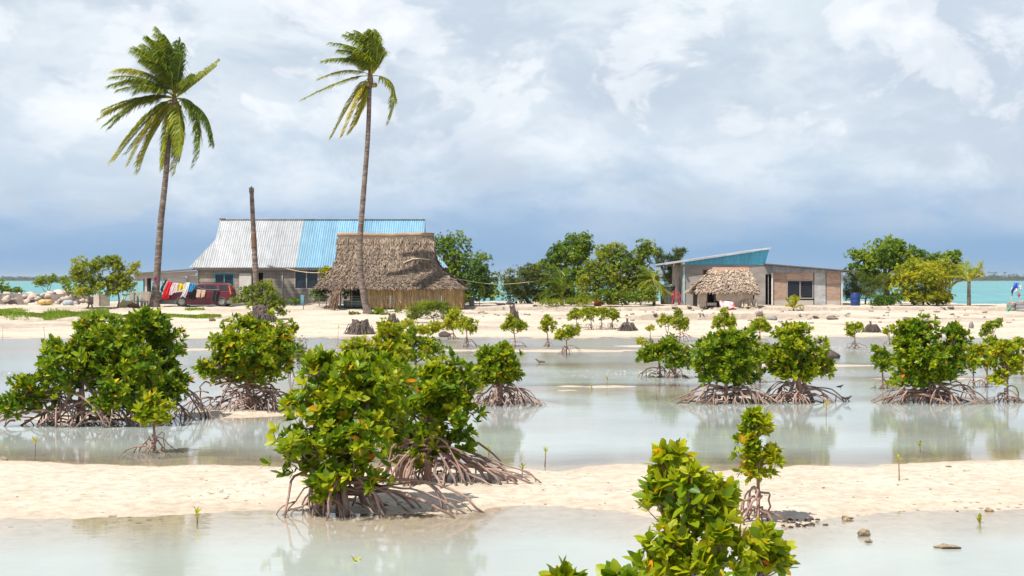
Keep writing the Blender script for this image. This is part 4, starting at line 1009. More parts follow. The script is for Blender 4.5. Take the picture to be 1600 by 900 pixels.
def frond(parent, p0, p1, p2, ll, tint, wind, grav, bare=.12, n=88, rr=.028, mat=None, wid=.055, ybrown=.3, splay=.62, name='frond'):
    pts = bez(p0, p1, p2, 26); m = MB(); V = []; Q = []; T = []
    # rachis as thin 4-gon tube joined into the same frond mesh
    m.tube(pts, np.linspace(rr, rr * .25, 26), 5, tint=.86)
    V = list(np.array(m.v)); Qd = [f for f in m.f if len(f) == 4]; T = list(m.t)
    s = np.linspace(bare, 1.0, n)
    for i, q in enumerate(s):
        for sd in (-1, 1):
            qq = min(1, q + rng.uniform(-.005, .005)); k = qq * 25; a = int(min(k, 24)); f = k - a
            p = pts[a] * (1 - f) + pts[a + 1] * f; tg = unit((pts[a + 1] - pts[a])[None])[0]
            up = np.array([0, 0, 1.]); side = np.cross(tg, up); side = side / (np.linalg.norm(side) + 1e-6); nu = np.cross(side, tg)
            L = ll * (np.sin(PI * min(1, .16 + .84 * (1 - abs(qq - .38) / .75) * .5 + .0)) ** .8) * rng.uniform(.85, 1.1)
            L = 1.4 * ll * max(.25, 1 - 1.1 * max(0, qq - .55) - .6 * max(0, .25 - qq)) * rng.uniform(.70, 1.15)
            d = tg * rng.uniform(.35, .75) + side * sd * splay * rng.uniform(.5, 1.4) + nu * .12 + np.array(wind) * rng.uniform(.75, 1.25)
            d = d / np.linalg.norm(d)
            mid = p + d * L * .5; d2 = d + np.array([0, 0, -grav * rng.uniform(.7, 1.4)]) + np.array(wind) * .35; d2 = d2 / np.linalg.norm(d2)
            tip = mid + d2 * L * .5
            wv = np.cross(d, nu); wv = wv / (np.linalg.norm(wv) + 1e-6); wv = wv + nu * rng.normal(0, .5); wv = wv / np.linalg.norm(wv) * wid / 2
            b = len(V); V += [p - wv * .5, p + wv * .5, mid + wv, mid - wv, tip + wv * .2, tip - wv * .2]
            Qd += [(b, b + 1, b + 2, b + 3), (b + 3, b + 2, b + 4, b + 5)]
            t = tint + rng.normal(0, .08); T += [np.clip(t, 0, .85)] * 2 + [np.clip(t + .04, 0, .87)] * 2 + [np.clip(t + ybrown * rng.random(), 0, 1)] * 2
    me = np_mesh(name, np.array(V), Qd, None, {'tint': np.array(T)}, org=ORG[parent.name])
    return link(name, me, mat or leaf_palm(), parent)

def palm(label, Y, trunk_px, trunk_r, crown_px, fronds, name='coconut_palm', nuts=6, zoff=0):
    ppm = F / Y; base = P(*trunk_px[0], Y); base[2] = gz(base[0], Y) - .05
    t = thing(name, base, label, 'palm tree', 'coconut palms bent by the wind')
    ctrl = [base] + [P(u, v, Y) for u, v in trunk_px[1:]]
    Q = smooth_line(ctrl, 60); h = np.linspace(0, 1, len(Q)); rad = np.interp(h, [0, .03, .08, .2, 1], [trunk_r * 1.75, trunk_r * 1.4, trunk_r * 1.08, trunk_r * .95, trunk_r * .62])
    A, r = ringed(Q, rad); m = MB(); m.tube(A, r, 12); m.build('trunk', palmbark(), t)
    c = P(*crown_px, Y)
    m = MB(); m.tube([c + [0, 0, -.55], c + [-.02, 0, -.1], c + [-.05, 0, .5]], [.14, .17, .05], 9); m.build('crownshaft', simple('palm_fibre', (.25, .17, .09), (.14, .09, .05), 8, .9), t)
    extra = [(a + rng.uniform(-7, 7), b + rng.uniform(-9, 5), tu + rng.uniform(-9, 9), tv + rng.uniform(-9, 11), dy * -.8 + rng.uniform(-.4, .4), ti + rng.uniform(-.1, .12), ll) for (a, b, tu, tv, dy, ti, ll) in (fronds if len(fronds) > 20 else fronds[:12])]
    for (cu, cv, tu, tv, dy, tint, ll) in list(fronds) + extra:
        q = c + np.array([0, 0, .05]); cc = P(cu, cv, Y); tt = P(tu, tv, Y)
        st = (cc - q); st = st / np.linalg.norm(st) * .08
        p1 = cc + np.array([0, dy * .75, 0]); p2 = tt + np.array([0, dy, 0])
        frond(t, q + st, p1, p2, ll, tint + .06, (-.50, .0, -.12), 1.15)
    for i in range(nuts):
        an = 6.28 * i / nuts + .4; p = c + np.array([.30 * math.cos(an), .28 * math.sin(an), -.42 - .12 * rng.random()])
        m = MB(); m.lathe(p, [(.02, -.14), (.09, -.09), (.115, 0), (.09, .09), (.02, .13)], 9); m.tube([p + [0, 0, .1], c + [0, 0, -.15]], .012, 5)
        m.build('coconut', simple('coconut_husk', (.30, .25, .06), (.28, .16, .06), 4, .6), t)
    return t
cr = lambda x, y: (140 + x / 2.961, 20 + y / 2.961)
def FR(cx, cy, tx, ty, dy, tint, ll=.75): return (*cr(cx, cy), *cr(tx, ty), dy, tint, ll)
palm('tall coconut palm at the left with the fuller, wind-blown crown, beside the red car', 92.4,
     [(241, 477), (246, 420), (251, 350), (258, 285), (264, 220), (270, 162)], .225, cr(395, 400), [
    FR(415, 190, 345, 105, .6, .30), FR(395, 170, 275, 118, -.5, .42), FR(385, 190, 222, 160, .8, .38), FR(360, 230, 220, 190, -1.0, .50),
    FR(415, 230, 405, 135, 1.2, .22), FR(425, 260, 440, 205, -.9, .25), FR(375, 210, 300, 130, -1.4, .35), FR(380, 250, 250, 220, 1.6, .30),
    FR(400, 150, 310, 100, .1, .40), FR(350, 260, 240, 150, .3, .45), FR(410, 200, 370, 120, -1.0, .28), FR(390, 240, 290, 170, -1.8, .33),
    FR(290, 240, 130, 255, .6, .58), FR(270, 280, 108, 345, -.7, .34), FR(300, 300, 140, 300, 1.4, .40), FR(270, 370, 66, 455, .5, .48), FR(250, 385, 100, 525, -1.0, .34),
    FR(290, 360, 75, 470, -.3, .62), FR(320, 320, 170, 370, -1.5, .4), FR(290, 440, 112, 672, .5, .58, .65), FR(310, 470, 200, 705, -.9, .66, .75), FR(320, 450, 155, 640, 1.1, .45, .7),
    FR(345, 440, 240, 700, -.2, .6, .7), FR(370, 500, 325, 700, 1.0, .55, .6), FR(450, 470, 380, 725, .2, .62, .6), FR(440, 480, 430, 655, -.9, .50, .6), FR(415, 470, 400, 640, .8, .4, .6),
    FR(480, 330, 582, 240, .5, .42, .5), FR(545, 400, 510, 672, -.3, .36, .7), FR(560, 430, 560, 600, .8, .30, .6), FR(460, 330, 500, 300, -1.2, .36, .5)], nuts=7)
palm('slimmer coconut palm leaning over the thatched hut with a small torn crown', 88.0,
     [(575, 498), (569, 465), (563, 420), (563, 370), (569, 290), (575, 210), (578, 125)], .195, cr(1300, 295), [
    FR(1345, 130, 1235, 80, .3, .36, .65), FR(1340, 160, 1190, 112, -.7, .42, .65), FR(1335, 170, 1150, 165, .9, .36, .65), FR(1320, 195, 1108, 218, -.3, .46, .6), FR(1370, 110, 1275, 78, 1.0, .30, .6),
    FR(1365, 170, 1310, 95, -1.1, .34, .6), FR(1370, 220, 1335, 130, .6, .28, .55), FR(1310, 210, 1165, 195, 1.3, .34, .6), FR(1330, 200, 1200, 170, -1.3, .40, .6), FR(1375, 190, 1350, 170, -.5, .42, .5),
    FR(1350, 140, 1260, 110, 0, .38, .6), FR(1340, 200, 1230, 205, .2, .36, .6),
    FR(1210, 235, 1058, 302, .4, .62, .42), FR(1215, 290, 990, 405, -.4, .50, .5), FR(1235, 350, 1118, 568, .5, .62, .55), FR(1262, 370, 1175, 575, -.6, .78, .6), FR(1280, 420, 1200, 545, .9, .72, .55),
    FR(1290, 400, 1235, 520, -.2, .60, .5), FR(1470, 285, 1382, 508, .3, .55, .48)], nuts=5)

def bare_pole():
    Y = 94.5; b = P(401, 476, Y); b[2] = gz(b[0], Y) - .05
    t = thing('dead_palm_trunk', b, 'tall bare headless palm trunk with broken top in front of the white roof', 'tree trunk')
    Q = smooth_line([b, P(399, 420, Y), P(396, 360, Y), P(393, 296, Y)], 40); A, r = ringed(Q, np.linspace(.205, .125, len(Q)), .17, .03)
    m = MB(); m.tube(A[:-1], r[:-1], 12)
    e = A[-1]
    for i in range(7):
        an = 6.28 * i / 7; c = e + np.array([.11 * math.cos(an), .11 * math.sin(an), 0]); m.beam(c - [0, 0, .2], c + [0, 0, R.uniform(.0, .22)], .08, .06)
    m.build('trunk', palmbark(), t)
    m = MB(); A2 = A[int(len(A) * .50):int(len(A) * .64)]; m.tube(A2, r[int(len(A) * .50):int(len(A) * .64)] + .012, 12); m.build('rust_band', simple('dull_rust', (.19, .095, .06), (.12, .075, .055), 5, .85), t)
bare_pole()

def small_palm(label, u, v, Y, h, fr, trunk=.07, ll=.5, tint=.6, group='young coconut palms', wind=(-.25, 0, -.05)):
    b = P(u, v, Y); b[2] = gz(b[0], Y); ppm = F / Y
    t = thing('young_palm', b, label, 'palm', group); c = b + np.array([0, 0, h])
    m = MB(); A, r = ringed([b - [0, 0, .05], c], [trunk * 1.3, trunk]); m.tube(A, r, 8); m.build('trunk', palmbark(), t)
    for (cu, cv, tu, tv, dy, tn) in fr:
        frond(t, c, P(cu, cv, Y) + [0, dy * .7, 0], P(tu, tv, Y) + [0, dy, 0], ll, tint + tn, wind, .45, n=46, rr=.016, wid=.035)
small_palm('young palm with upswept yellow-green fronds on the right-hand beach', 1514, 476, 94, 1.5, [
    (1508, 425, 1490, 409, .3, .0), (1500, 430, 1483, 432, -.3, .1), (1497, 437, 1490, 448, .2, .1), (1528, 430, 1536, 411, 0, 0), (1526, 425, 1533, 420, .5, -.1), (1518, 425, 1530, 430, -.6, .1), (1506, 436, 1495, 425, .7, -.1), (1524, 436, 1534, 430, -.2, 0), (1512, 425, 1512, 412, .6, 0)], .10, .6)
small_palm('low bushy young palm in front of the tallest green tree', 878, 482, 94, .45, [
    (868, 425, 850, 428, .2, -.15), (872, 430, 852, 445, -.4, -.2), (868, 440, 848, 462, .5, -.2), (882, 425, 890, 420, .3, -.1), (885, 440, 893, 450, -.4, -.1), (872, 450, 845, 473, -.6, -.15), (880, 430, 868, 415, .6, -.2), (874, 440, 858, 455, .1, 0)], .09, .55, .45)
small_palm('young palm with hanging fronds just left of the grey-green tank', 1022, 480, 93.5, 1.6, [
    (1012, 425, 992, 432, .2, -.1), (1010, 435, 998, 458, -.4, 0), (1024, 420, 1028, 435, .5, .05), (1016, 420, 1002, 415, .5, -.1), (1030, 440, 1040, 468, -.4, .1), (1016, 440, 1010, 470, -.2, .1), (1034, 450, 1050, 458, .2, .1), (1012, 430, 990, 445, .6, -.1)], .08, .5, .5)
small_palm('knee-high palm seedling with yellow-green fronds below the louvre window', 1240, 486, 90.5, .12, [
    (1234, 470, 1229, 465, .1, 0), (1236, 475, 1230, 478, -.2, .1), (1245, 470, 1250, 466, .2, 0), (1242, 470, 1240, 463, -.1, .05), (1247, 478, 1251, 478, -.2, .1)], .05, .3, .62)

# ------------------------------------------------------------------ trees and bushes on the islet
TD, TL, TY = leaf_dark, leaf_tree, leaf_yellow
broadleaf('broadleaf_tree', 'slender light green tree with rounded crown left of the palms, leftmost of two', 140, 482, 91, [(140, 425, 23, 20), (122, 430, 14, 14), (143, 450, 22, 16), (130, 455, 15, 12), (152, 415, 12, 10)], .16, 30, TY(), (.20, .62), .05, forks=[133, 147])
broadleaf('broadleaf_tree', 'slender yellow-green tree with open crown next to the wooden fence', 184, 480, 91.5, [(178, 413, 15, 16), (190, 428, 22, 18), (172, 408, 8, 10), (185, 450, 22, 18), (213, 417, 9, 7), (195, 445, 20, 15), (165, 445, 8, 10)], .16, 26, TY(), (.22, .68), .05, forks=[180, 188], fill=.35)
broadleaf('broadleaf_tree', 'small thin-stemmed green tree behind the rock wall at the left', 78, 472, 98, [(70, 440, 15, 10), (84, 437, 10, 9), (62, 444, 10, 6)], .14, 30, TL(), (.3, .8), .04, fill=.4)
broadleaf('leafy_shrub', 'dark green shrub cut by the left edge of the photo', 3, 470, 98, [(2, 450, 10, 14), (12, 456, 8, 7)], .15, 30, TL(), (.2, .6), .04, cat='shrub')
broadleaf('leafy_shrub', 'small low green shrub behind the rock wall', 28, 466, 99, [(28, 456, 11, 5)], .14, 34, TL(), (.2, .6), .03, cat='shrub')
broadleaf('leafy_shrub', 'bushy green plant between the rock wall and the slender trees', 107, 472, 97, [(108, 448, 13, 12), (100, 440, 7, 7)], .15, 28, TL(), (.35, .8), .03, cat='shrub')
broadleaf('broadleaf_tree', 'spreading green tree right of the thatched hut', 735, 478, 101, [(705, 400, 30, 28), (735, 425, 34, 32), (762, 440, 20, 24), (700, 432, 22, 30), (748, 455, 26, 16), (765, 463, 16, 10), (722, 464, 20, 10), (690, 385, 12, 14)], .17, 24, TL(), (.15, .75), .09, forks=[725, 742], fill=.3)
broadleaf('dense_tree', 'dull olive-green rounded tree standing left of the tallest dark tree', 815, 475, 99, [(812, 440, 30, 26), (838, 440, 24, 26), (800, 450, 20, 20), (828, 424, 20, 14), (806, 463, 22, 12), (836, 464, 26, 12)], .10, 52, TD(), (.35, .85), .10, forks=[812, 826, 834], nl=8)
broadleaf('broadleaf_tree', 'tallest green tree with a knobbly top in the middle cluster', 893, 478, 100, [(905, 378, 20, 15), (888, 400, 30, 22), (905, 415, 22, 24), (868, 412, 20, 18), (850, 430, 24, 22), (885, 440, 35, 24), (913, 392, 14, 16), (872, 460, 26, 14), (850, 464, 24, 13), (895, 466, 24, 12)], .19, 24, TL(), (.15, .70), .12, forks=[885, 898])
broadleaf('broadleaf_tree', 'wide yellow-green tree with twiggy top left of the green tank', 965, 480, 96.5, [(945, 432, 38, 32), (985, 425, 34, 32), (1003, 405, 22, 24), (950, 398, 26, 14), (925, 450, 28, 24), (975, 455, 42, 22), (1008, 445, 22, 28), (1008, 390, 12, 11), (955, 388, 16, 8), (922, 425, 18, 18)], .17, 21, TY(), (-.05, .5), .11, forks=[935, 962, 980], fill=.3)
broadleaf('casuarina_tree', 'dark wispy grey-green tree behind the left eave of the tilted house', 1048, 478, 103, [(1048, 425, 20, 26), (1030, 408, 8, 16), (1060, 398, 10, 9), (1024, 396, 5, 8), (1055, 440, 18, 18), (1068, 393, 5, 4)], .26, 26, TD(), (.0, .5), .07, nl=9, tpl=NEEDLE, asp=.14, fill=.4)
broadleaf('broadleaf_tree', 'broad bright green tree with domed crown right of the plywood annexe', 1382, 480, 99, [(1385, 402, 42, 26), (1350, 425, 28, 22), (1412, 408, 32, 24), (1378, 430, 34, 24), (1345, 400, 18, 14), (1395, 386, 22, 12), (1432, 402, 15, 14), (1428, 430, 16, 20)], .20, 22, TL(), (.2, .85), .13, forks=[1380, 1388])
broadleaf('broadleaf_tree', 'smaller green tree behind the round yellow bush at the right', 1478, 478, 101, [(1478, 408, 26, 16), (1470, 430, 22, 20), (1495, 402, 8, 12), (1458, 412, 12, 12), (1490, 425, 14, 18)], .19, 23, TL(), (.2, .75), .09)
broadleaf('round_bush', 'big rounded yellow-green bush beside the right-hand trees', 1440, 481, 94.5, [(1440, 440, 44, 30), (1425, 425, 24, 18), (1462, 448, 26, 26), (1410, 450, 24, 26), (1445, 465, 42, 16), (1470, 468, 18, 12)], .16, 34, TY(), (.25, .85), .07, cat='bush', forks=[1425, 1440, 1455])
broadleaf('casuarina_tree', 'drooping olive needle-leaved tree behind the blue barrel', 1352, 478, 97.5, [(1345, 450, 26, 20), (1368, 455, 20, 18), (1330, 462, 12, 12), (1385, 445, 14, 16)], .30, 26, TD(), (.5, 1.0), .06, nl=9, tpl=NEEDLE, asp=.10, fill=.4, open_=(.6, 2.4))
broadleaf('leafy_shrub', 'low dark green shrub at the foot of the round yellow bush', 1385, 482, 94, [(1385, 471, 22, 10), (1400, 468, 14, 10), (1368, 475, 10, 6)], .15, 36, TL(), (.0, .35), .03, cat='shrub')
broadleaf('leafy_shrub', 'dark green bush against the block wall left of the thatched hut', 500, 479, 94, [(500, 464, 13, 13), (510, 455, 10, 9)], .15, 34, TL(), (-.05, .3), .03, cat='shrub')
broadleaf('leafy_shrub', 'yellow-leaved sprig at the left corner of the thatch roof', 510, 478, 93.2, [(511, 428, 10, 8), (507, 436, 6, 3)], .2, 30, TY(), (.2, .9), .025, cat='shrub')
broadleaf('leafy_shrub', 'tiny green shrub at the foot of the block wall', 461, 479, 95, [(461, 471, 9, 7)], .13, 34, TL(), (.0, .4), .02, cat='shrub')
broadleaf('leafy_shrub', 'thin-leaved green sapling beside the right corner of the hut', 748, 479, 94, [(747, 467, 8, 6), (754, 455, 5, 8)], .15, 30, TL(), (.3, .8), .025, cat='shrub')
broadleaf('leafy_shrub', 'dark bushes seen under the hut eave behind the open porch', 552, 476, 96, [(548, 458, 16, 10), (560, 466, 10, 8)], .16, 32, TL(), (.0, .5), .03, cat='shrub')
broadleaf('leafy_shrub', 'grassy yellow-green clump under the young palm in the middle', 905, 480, 92.5, [(865, 475, 22, 5), (900, 473, 22, 7)], .25, 26, TY(), (.1, .7), .03, cat='shrub', tpl=NEEDLE, asp=.12, trunk=False, open_=(.1, .7))
broadleaf('leafy_shrub', 'low green growth along the foot of the wide yellow-green tree', 970, 481, 92.8, [(915, 468, 16, 10), (945, 466, 18, 12), (972, 468, 22, 11), (1000, 467, 20, 12), (1016, 462, 14, 14)], .17, 30, TY(), (-.1, .4), .03, cat='shrub')
broadleaf('leafy_shrub', 'yellow-green shrub leaning over a dark uprooted stump on the bank', 408, 499, groundY(408, 499), [(415, 478, 26, 18), (390, 462, 20, 12), (408, 450, 18, 10), (432, 480, 18, 16), (372, 470, 16, 7), (420, 462, 20, 10), (440, 490, 10, 8), (393, 452, 12, 8)], .13, 30, TY(), (-.05, .5), .05, cat='shrub', fill=.35)
broadleaf('salt_bush', 'wide feathery yellow-green shrub on the sand right of the small stumps', 677, 505, groundY(677, 505), [(660, 490, 26, 10), (685, 482, 30, 9), (700, 492, 20, 8), (668, 478, 22, 7), (650, 496, 14, 6)], .18, 40, TY(), (-.1, .4), .035, cat='shrub', tpl=NEEDLE, asp=.16, nl=9, fill=.4, open_=(.2, 1.6))
broadleaf('creeping_plant', 'green runners around the base of the slimmer palm', 590, 497, 87, [(556, 493, 12, 5), (592, 489, 12, 7), (604, 494, 8, 3), (580, 495, 12, 4)], .15, 40, TY(), (-.2, .3), .02, cat='plant', trunk=False)
broadleaf('creeping_plant', 'small patch of green creeper on the bank between palm and feathery shrub', 624, 488, 88, [(623, 486, 8, 3)], .12, 40, TY(), (-.2, .2), .02, cat='plant', trunk=False)
broadleaf('dry_shrub', 'sparse pale grey-green shrub behind the second mangrove at the left', 456, 590, Yw(590), [(455, 545, 24, 28), (440, 522, 16, 16), (470, 560, 16, 24), (450, 510, 10, 8)], .05, 130, leaf_dry(), (.0, .7), .02, cat='shrub', nl=7, fill=.5, forks=[450, 458, 466])
broadleaf('salt_bush', 'flat-topped lime-green cushion shrub behind the main mangrove', 660, 612, 36.5, [(650, 583, 30, 13), (680, 581, 22, 11), (630, 588, 16, 10)], .05, 190, leafmat('lime_leaf', [(0, (.12, .17, .01)), (.5, (.24, .30, .015)), (1, (.36, .38, .03))]), (.2, .8), .02, cat='shrub', nl=6, fill=.3, forks=[640, 655, 672])

# ------------------------------------------------------------------ mangroves
M = mangrove
M('sprawling mangrove with the widest crown, over tangled roots at the left edge of the lagoon', 130, 664,
  [(170, 565, 60, 55, .3), (110, 590, 50, 45, -.1), (60, 615, 42, 32, -.2), (200, 600, 50, 45, -.2), (145, 545, 40, 35, .2), (90, 560, 32, 28, .2), (25, 635, 22, 22, -.3), (140, 515, 24, 20, .3), (180, 625, 40, 22, -.2)],
  roots=58, rl=150, rr=120, rh=62, spread=100, dens=62, tint=(.05, .5), yellow=.03, trunk_r=.035, stems=[(80, 660, -.2), (180, 660, .1), (110, 655, .4)], rdepth=.55)
M('dark dense mangrove directly behind the sprawling left one, taller and rounder', 225, 655,
  [(228, 540, 52, 48), (235, 510, 38, 26), (195, 520, 32, 30), (250, 580, 32, 40), (265, 610, 28, 28, -.3), (215, 585, 42, 35), (285, 600, 12, 22, -.2)],
  roots=34, rl=80, rr=100, rh=55, spread=45, dens=60, tint=(.0, .42), yellow=.02, trunk_r=.035)
M('small single mangrove standing in open water in front of the sprawling left one', 240, 708, [(241, 642, 26, 20), (228, 652, 14, 12), (252, 655, 12, 10)], roots=11, rl=45, rr=48, rh=42, dens=85, tint=(.25, .6), rt=.012, trunk_r=.02)
M('compact upright mangrove on the sandy spit, second large one from the left', 388, 640,
  [(395, 548, 56, 42), (375, 530, 40, 28), (425, 560, 42, 36), (365, 570, 34, 30), (400, 585, 44, 22), (350, 545, 22, 25), (318, 580, 14, 22, .1), (430, 530, 30, 24), (335, 590, 14, 14)],
  roots=46, rl=100, rr=85, rh=45, spread=60, dens=58, tint=(.1, .58), yellow=.06, trunk_r=.035, rdepth=.5)
M('largest mangrove in the centre foreground, leafy front bush with arching roots at the near waterline', 530, 800,
  [(545, 640, 92, 62, .1), (500, 700, 55, 45, -.2), (560, 700, 62, 48, -.3), (520, 590, 55, 38, .3), (585, 610, 50, 50, .2), (470, 722, 40, 26, -.1), (545, 745, 60, 30, -.2), (495, 655, 38, 40, .0), (490, 575, 22, 22, .2), (600, 665, 40, 50, .3), (505, 762, 30, 20, -.2)],
  roots=34, rl=95, rr=215, rh=72, spread=55, dens=52, L=.120, tint=(.10, .62), yellow=.035, trunk_r=.04, rt=.017, rdepth=.45, stems=[(495, 795, .1), (570, 792, .3), (545, 800, -.2)])
M('right half of the central mangrove pair, with long bare roots reaching right', 667, 756,
  [(680, 625, 58, 42), (700, 590, 38, 26, .1), (660, 660, 50, 36), (710, 650, 34, 36), (640, 620, 40, 40, .3), (690, 690, 42, 26), (625, 700, 26, 30, .2), (720, 610, 24, 26), (655, 720, 26, 14)],
  roots=40, rl=90, rr=205, rh=78, spread=30, dens=52, L=.125, tint=(.10, .55), yellow=.02, trunk_r=.045, rt=.018, rdepth=.38)
M('yellow-tipped mangrove peeping over the top of the central mangrove', 590, 640, [(590, 560, 48, 36), (605, 530, 16, 22), (560, 552, 24, 24), (620, 580, 26, 24), (575, 590, 34, 22)], roots=14, rl=60, rr=60, rh=40, dens=60, tint=(.25, .68), yellow=.05)
M('small rounded mangrove above the lime-green cushion shrub', 650, 585, [(650, 548, 36, 22), (632, 530, 16, 14), (672, 552, 18, 16), (640, 520, 10, 10)], roots=12, rl=35, rr=35, rh=18, dens=60, tint=(.1, .5))
M('neat dome-topped mangrove on a wide cage of roots right of the central pair', 783, 633, [(777, 570, 36, 26), (760, 580, 24, 20), (797, 582, 22, 20), (780, 555, 24, 14), (775, 595, 32, 12)], roots=38, rl=50, rr=78, rh=42, spread=12, dens=72, tint=(.12, .55), trunk_r=.035, rt=.016)
M('left stem of the twin mangroves in the middle-right water', 1032, 590, [(1025, 555, 24, 18), (1012, 560, 16, 12), (1040, 550, 18, 14)], roots=14, rl=50, rr=32, rh=26, dens=72, tint=(.1, .5), rt=.015)
M('right stem of the twin mangroves in the middle-right water', 1054, 591, [(1060, 556, 22, 20), (1048, 540, 14, 14), (1068, 565, 15, 12), (1052, 570, 16, 10)], roots=14, rl=32, rr=40, rh=25, dens=72, tint=(.02, .45), rt=.015)
M('large square-crowned mangrove with a broad fringe of reddish roots, leftmost of the big right-hand ones', 1133, 630,
  [(1130, 565, 44, 36), (1105, 555, 24, 28), (1160, 560, 26, 34), (1138, 535, 34, 18), (1125, 590, 42, 18), (1160, 590, 26, 16), (1142, 524, 12, 10)], roots=50, rl=92, rr=105, rh=38, spread=25, dens=62, tint=(.03, .48), yellow=.02, trunk_r=.04)
M('slim mangrove squeezed behind and between the two big right-hand bushes', 1187, 598, [(1188, 560, 20, 20), (1178, 575, 12, 10), (1195, 548, 10, 10)], roots=10, rl=28, rr=30, rh=18, dens=66, tint=(.2, .6), rt=.014)
M('tall-topped mangrove on dark splayed stems with birds on its roots', 1244, 629, [(1245, 560, 42, 32), (1240, 530, 26, 20), (1275, 570, 26, 20), (1225, 580, 26, 18), (1258, 585, 30, 14), (1292, 572, 10, 9), (1220, 555, 18, 20), (1250, 515, 14, 8)],
  roots=40, rl=70, rr=95, rh=42, spread=22, dens=60, tint=(.15, .6), yellow=.05, trunk_r=.04, stems=[(1228, 624, .1), (1278, 622, .2), (1252, 628, -.2)])
M('biggest mangrove at the right with orange-flecked crown and dense dark roots', 1452, 629,
  [(1452, 560, 50, 40), (1425, 530, 32, 28), (1485, 540, 26, 34), (1450, 590, 44, 20), (1440, 515, 26, 16), (1470, 580, 36, 24), (1415, 560, 20, 30), (1495, 520, 14, 14)], roots=54, rl=88, rr=115, rh=36, spread=35, dens=60, tint=(.06, .52), yellow=.035, trunk_r=.04, stems=[(1436, 626, .1), (1470, 627, .1)])
M('small pointed mangrove on a thin leaning stem left of the biggest right-hand one', 1379, 608, [(1377, 563, 18, 16), (1375, 548, 10, 10), (1385, 572, 11, 10)], roots=11, rl=32, rr=28, rh=24, dens=74, tint=(.08, .45), rt=.012, trunk_r=.02)
M('loose mangrove right behind the biggest right-hand one', 1521, 606, [(1521, 558, 18, 18), (1512, 568, 11, 10), (1530, 550, 10, 10)], roots=10, rl=28, rr=28, rh=22, dens=66, tint=(.3, .65), rt=.012, trunk_r=.02)
M('mangrove with a dark crooked stem between two loose ones near the right edge', 1543, 602, [(1542, 556, 16, 20), (1547, 538, 10, 10), (1535, 568, 10, 8)], roots=9, rl=22, rr=24, rh=20, dens=66, tint=(.12, .55), rt=.013, trunk_r=.022)
M('yellow-leaved mangrove in front at the right edge of the photo', 1574, 629, [(1572, 570, 24, 28), (1580, 545, 16, 14), (1565, 592, 16, 10), (1588, 575, 14, 20), (1566, 545, 12, 12)], roots=16, rl=30, rr=38, rh=34, dens=62, tint=(.3, .66), yellow=.10, rt=.014, trunk_r=.022)
M('small mangrove cut by the right edge of the photo', 1597, 572, [(1593, 540, 13, 11), (1606, 545, 10, 10)], roots=8, rl=16, rr=16, rh=16, dens=70, tint=(.3, .6), rt=.012, trunk_r=.02)
M('two-tiered small mangrove just behind the right-edge group', 1553, 545, [(1550, 511, 14, 9), (1538, 520, 10, 7), (1560, 507, 8, 6)], roots=8, rl=18, rr=22, rh=14, dens=70, tint=(.2, .5), rt=.012, trunk_r=.02)
G2 = 'small mangroves along the far shore'
def SM(label, u, v, lobes, rl, rr, rh, n=9, tint=(.3, .65)): M(label, u, v, lobes, roots=n, rl=rl, rr=rr, rh=rh, dens=70, tint=tint, rt=.013, trunk_r=.02, group=G2)
SM('little far mangrove standing alone left of the grey root stump at the right', 1336, 544, [(1334, 516, 13, 10), (1328, 522, 7, 6), (1342, 510, 7, 6)], 16, 22, 18)
SM('tiny far mangrove on a bare stem right of the grey root stump', 1391, 538, [(1389, 515, 9, 7), (1383, 520, 6, 4)], 14, 6, 10, 6)
SM('far mangrove with stacked crown in front of the small thatch hut', 1133, 533, [(1132, 505, 18, 12), (1130, 491, 9, 9), (1120, 510, 8, 6), (1143, 508, 9, 8)], 16, 22, 12)
SM('rounded far mangrove below the door gap of the two houses', 1188, 541, [(1186, 510, 17, 12), (1175, 514, 8, 7), (1197, 513, 9, 8)], 14, 18, 16, 11)
SM('left one of a far pair of thin-stemmed mangroves under the blue gable', 1043, 532, [(1039, 504, 10, 10), (1046, 500, 6, 6)], 5, 6, 8, 6)
SM('right one of a far pair of thin-stemmed mangroves under the blue gable', 1062, 533, [(1061, 506, 15, 11), (1058, 493, 7, 8), (1070, 510, 8, 7)], 14, 24, 14, 9)
SM('first from the left of the four far mangroves in a row before the bank', 903, 512, [(899, 493, 11, 10), (894, 497, 7, 6)], 8, 8, 8, 7)
SM('second from the left of the four far mangroves in a row before the bank', 924, 515, [(918, 493, 13, 11), (926, 488, 9, 8)], 12, 12, 12, 10)
SM('third from the left of the four far mangroves in a row before the bank', 939, 515, [(939, 492, 11, 11), (945, 487, 8, 8)], 10, 11, 12, 10)
SM('rightmost of the four far mangroves in a row before the bank', 956, 514, [(956, 493, 10, 10), (961, 497, 6, 5)], 12, 10, 12, 10)
SM('far mangrove with a bushy ball crown right of the tall broken stump', 857, 541, [(856, 511, 14, 10), (853, 502, 8, 8), (849, 515, 7, 6)], 16, 4, 16, 7)
SM('far mangrove with a lopsided crown, left of the row of four', 885, 554, [(880, 524, 12, 9), (892, 517, 12, 9), (897, 521, 8, 7), (872, 526, 7, 6)], 18, 24, 20, 11)
SM('far mangrove standing in front of the tall broken stump', 805, 542, [(805, 510, 18, 9), (796, 502, 9, 9), (815, 512, 8, 7), (791, 513, 6, 6)], 14, 26, 17, 10, (.3, .6))
SM('rounded far mangrove with clear roots right of the feathery shrub', 729, 542, [(729, 512, 16, 13), (722, 505, 9, 9), (738, 515, 8, 8)], 18, 22, 18, 12)
SM('pale far mangrove tucked left of the one with clear roots', 709, 530, [(706, 503, 16, 13), (698, 512, 10, 8), (712, 493, 9, 9)], 12, 10, 12, 8, (.5, .75))
SM('low yellow-green far mangrove under the feathery shrub', 668, 532, [(668, 516, 16, 9), (658, 520, 9, 7), (680, 512, 10, 8)], 14, 16, 9, 8, (.5, .75))
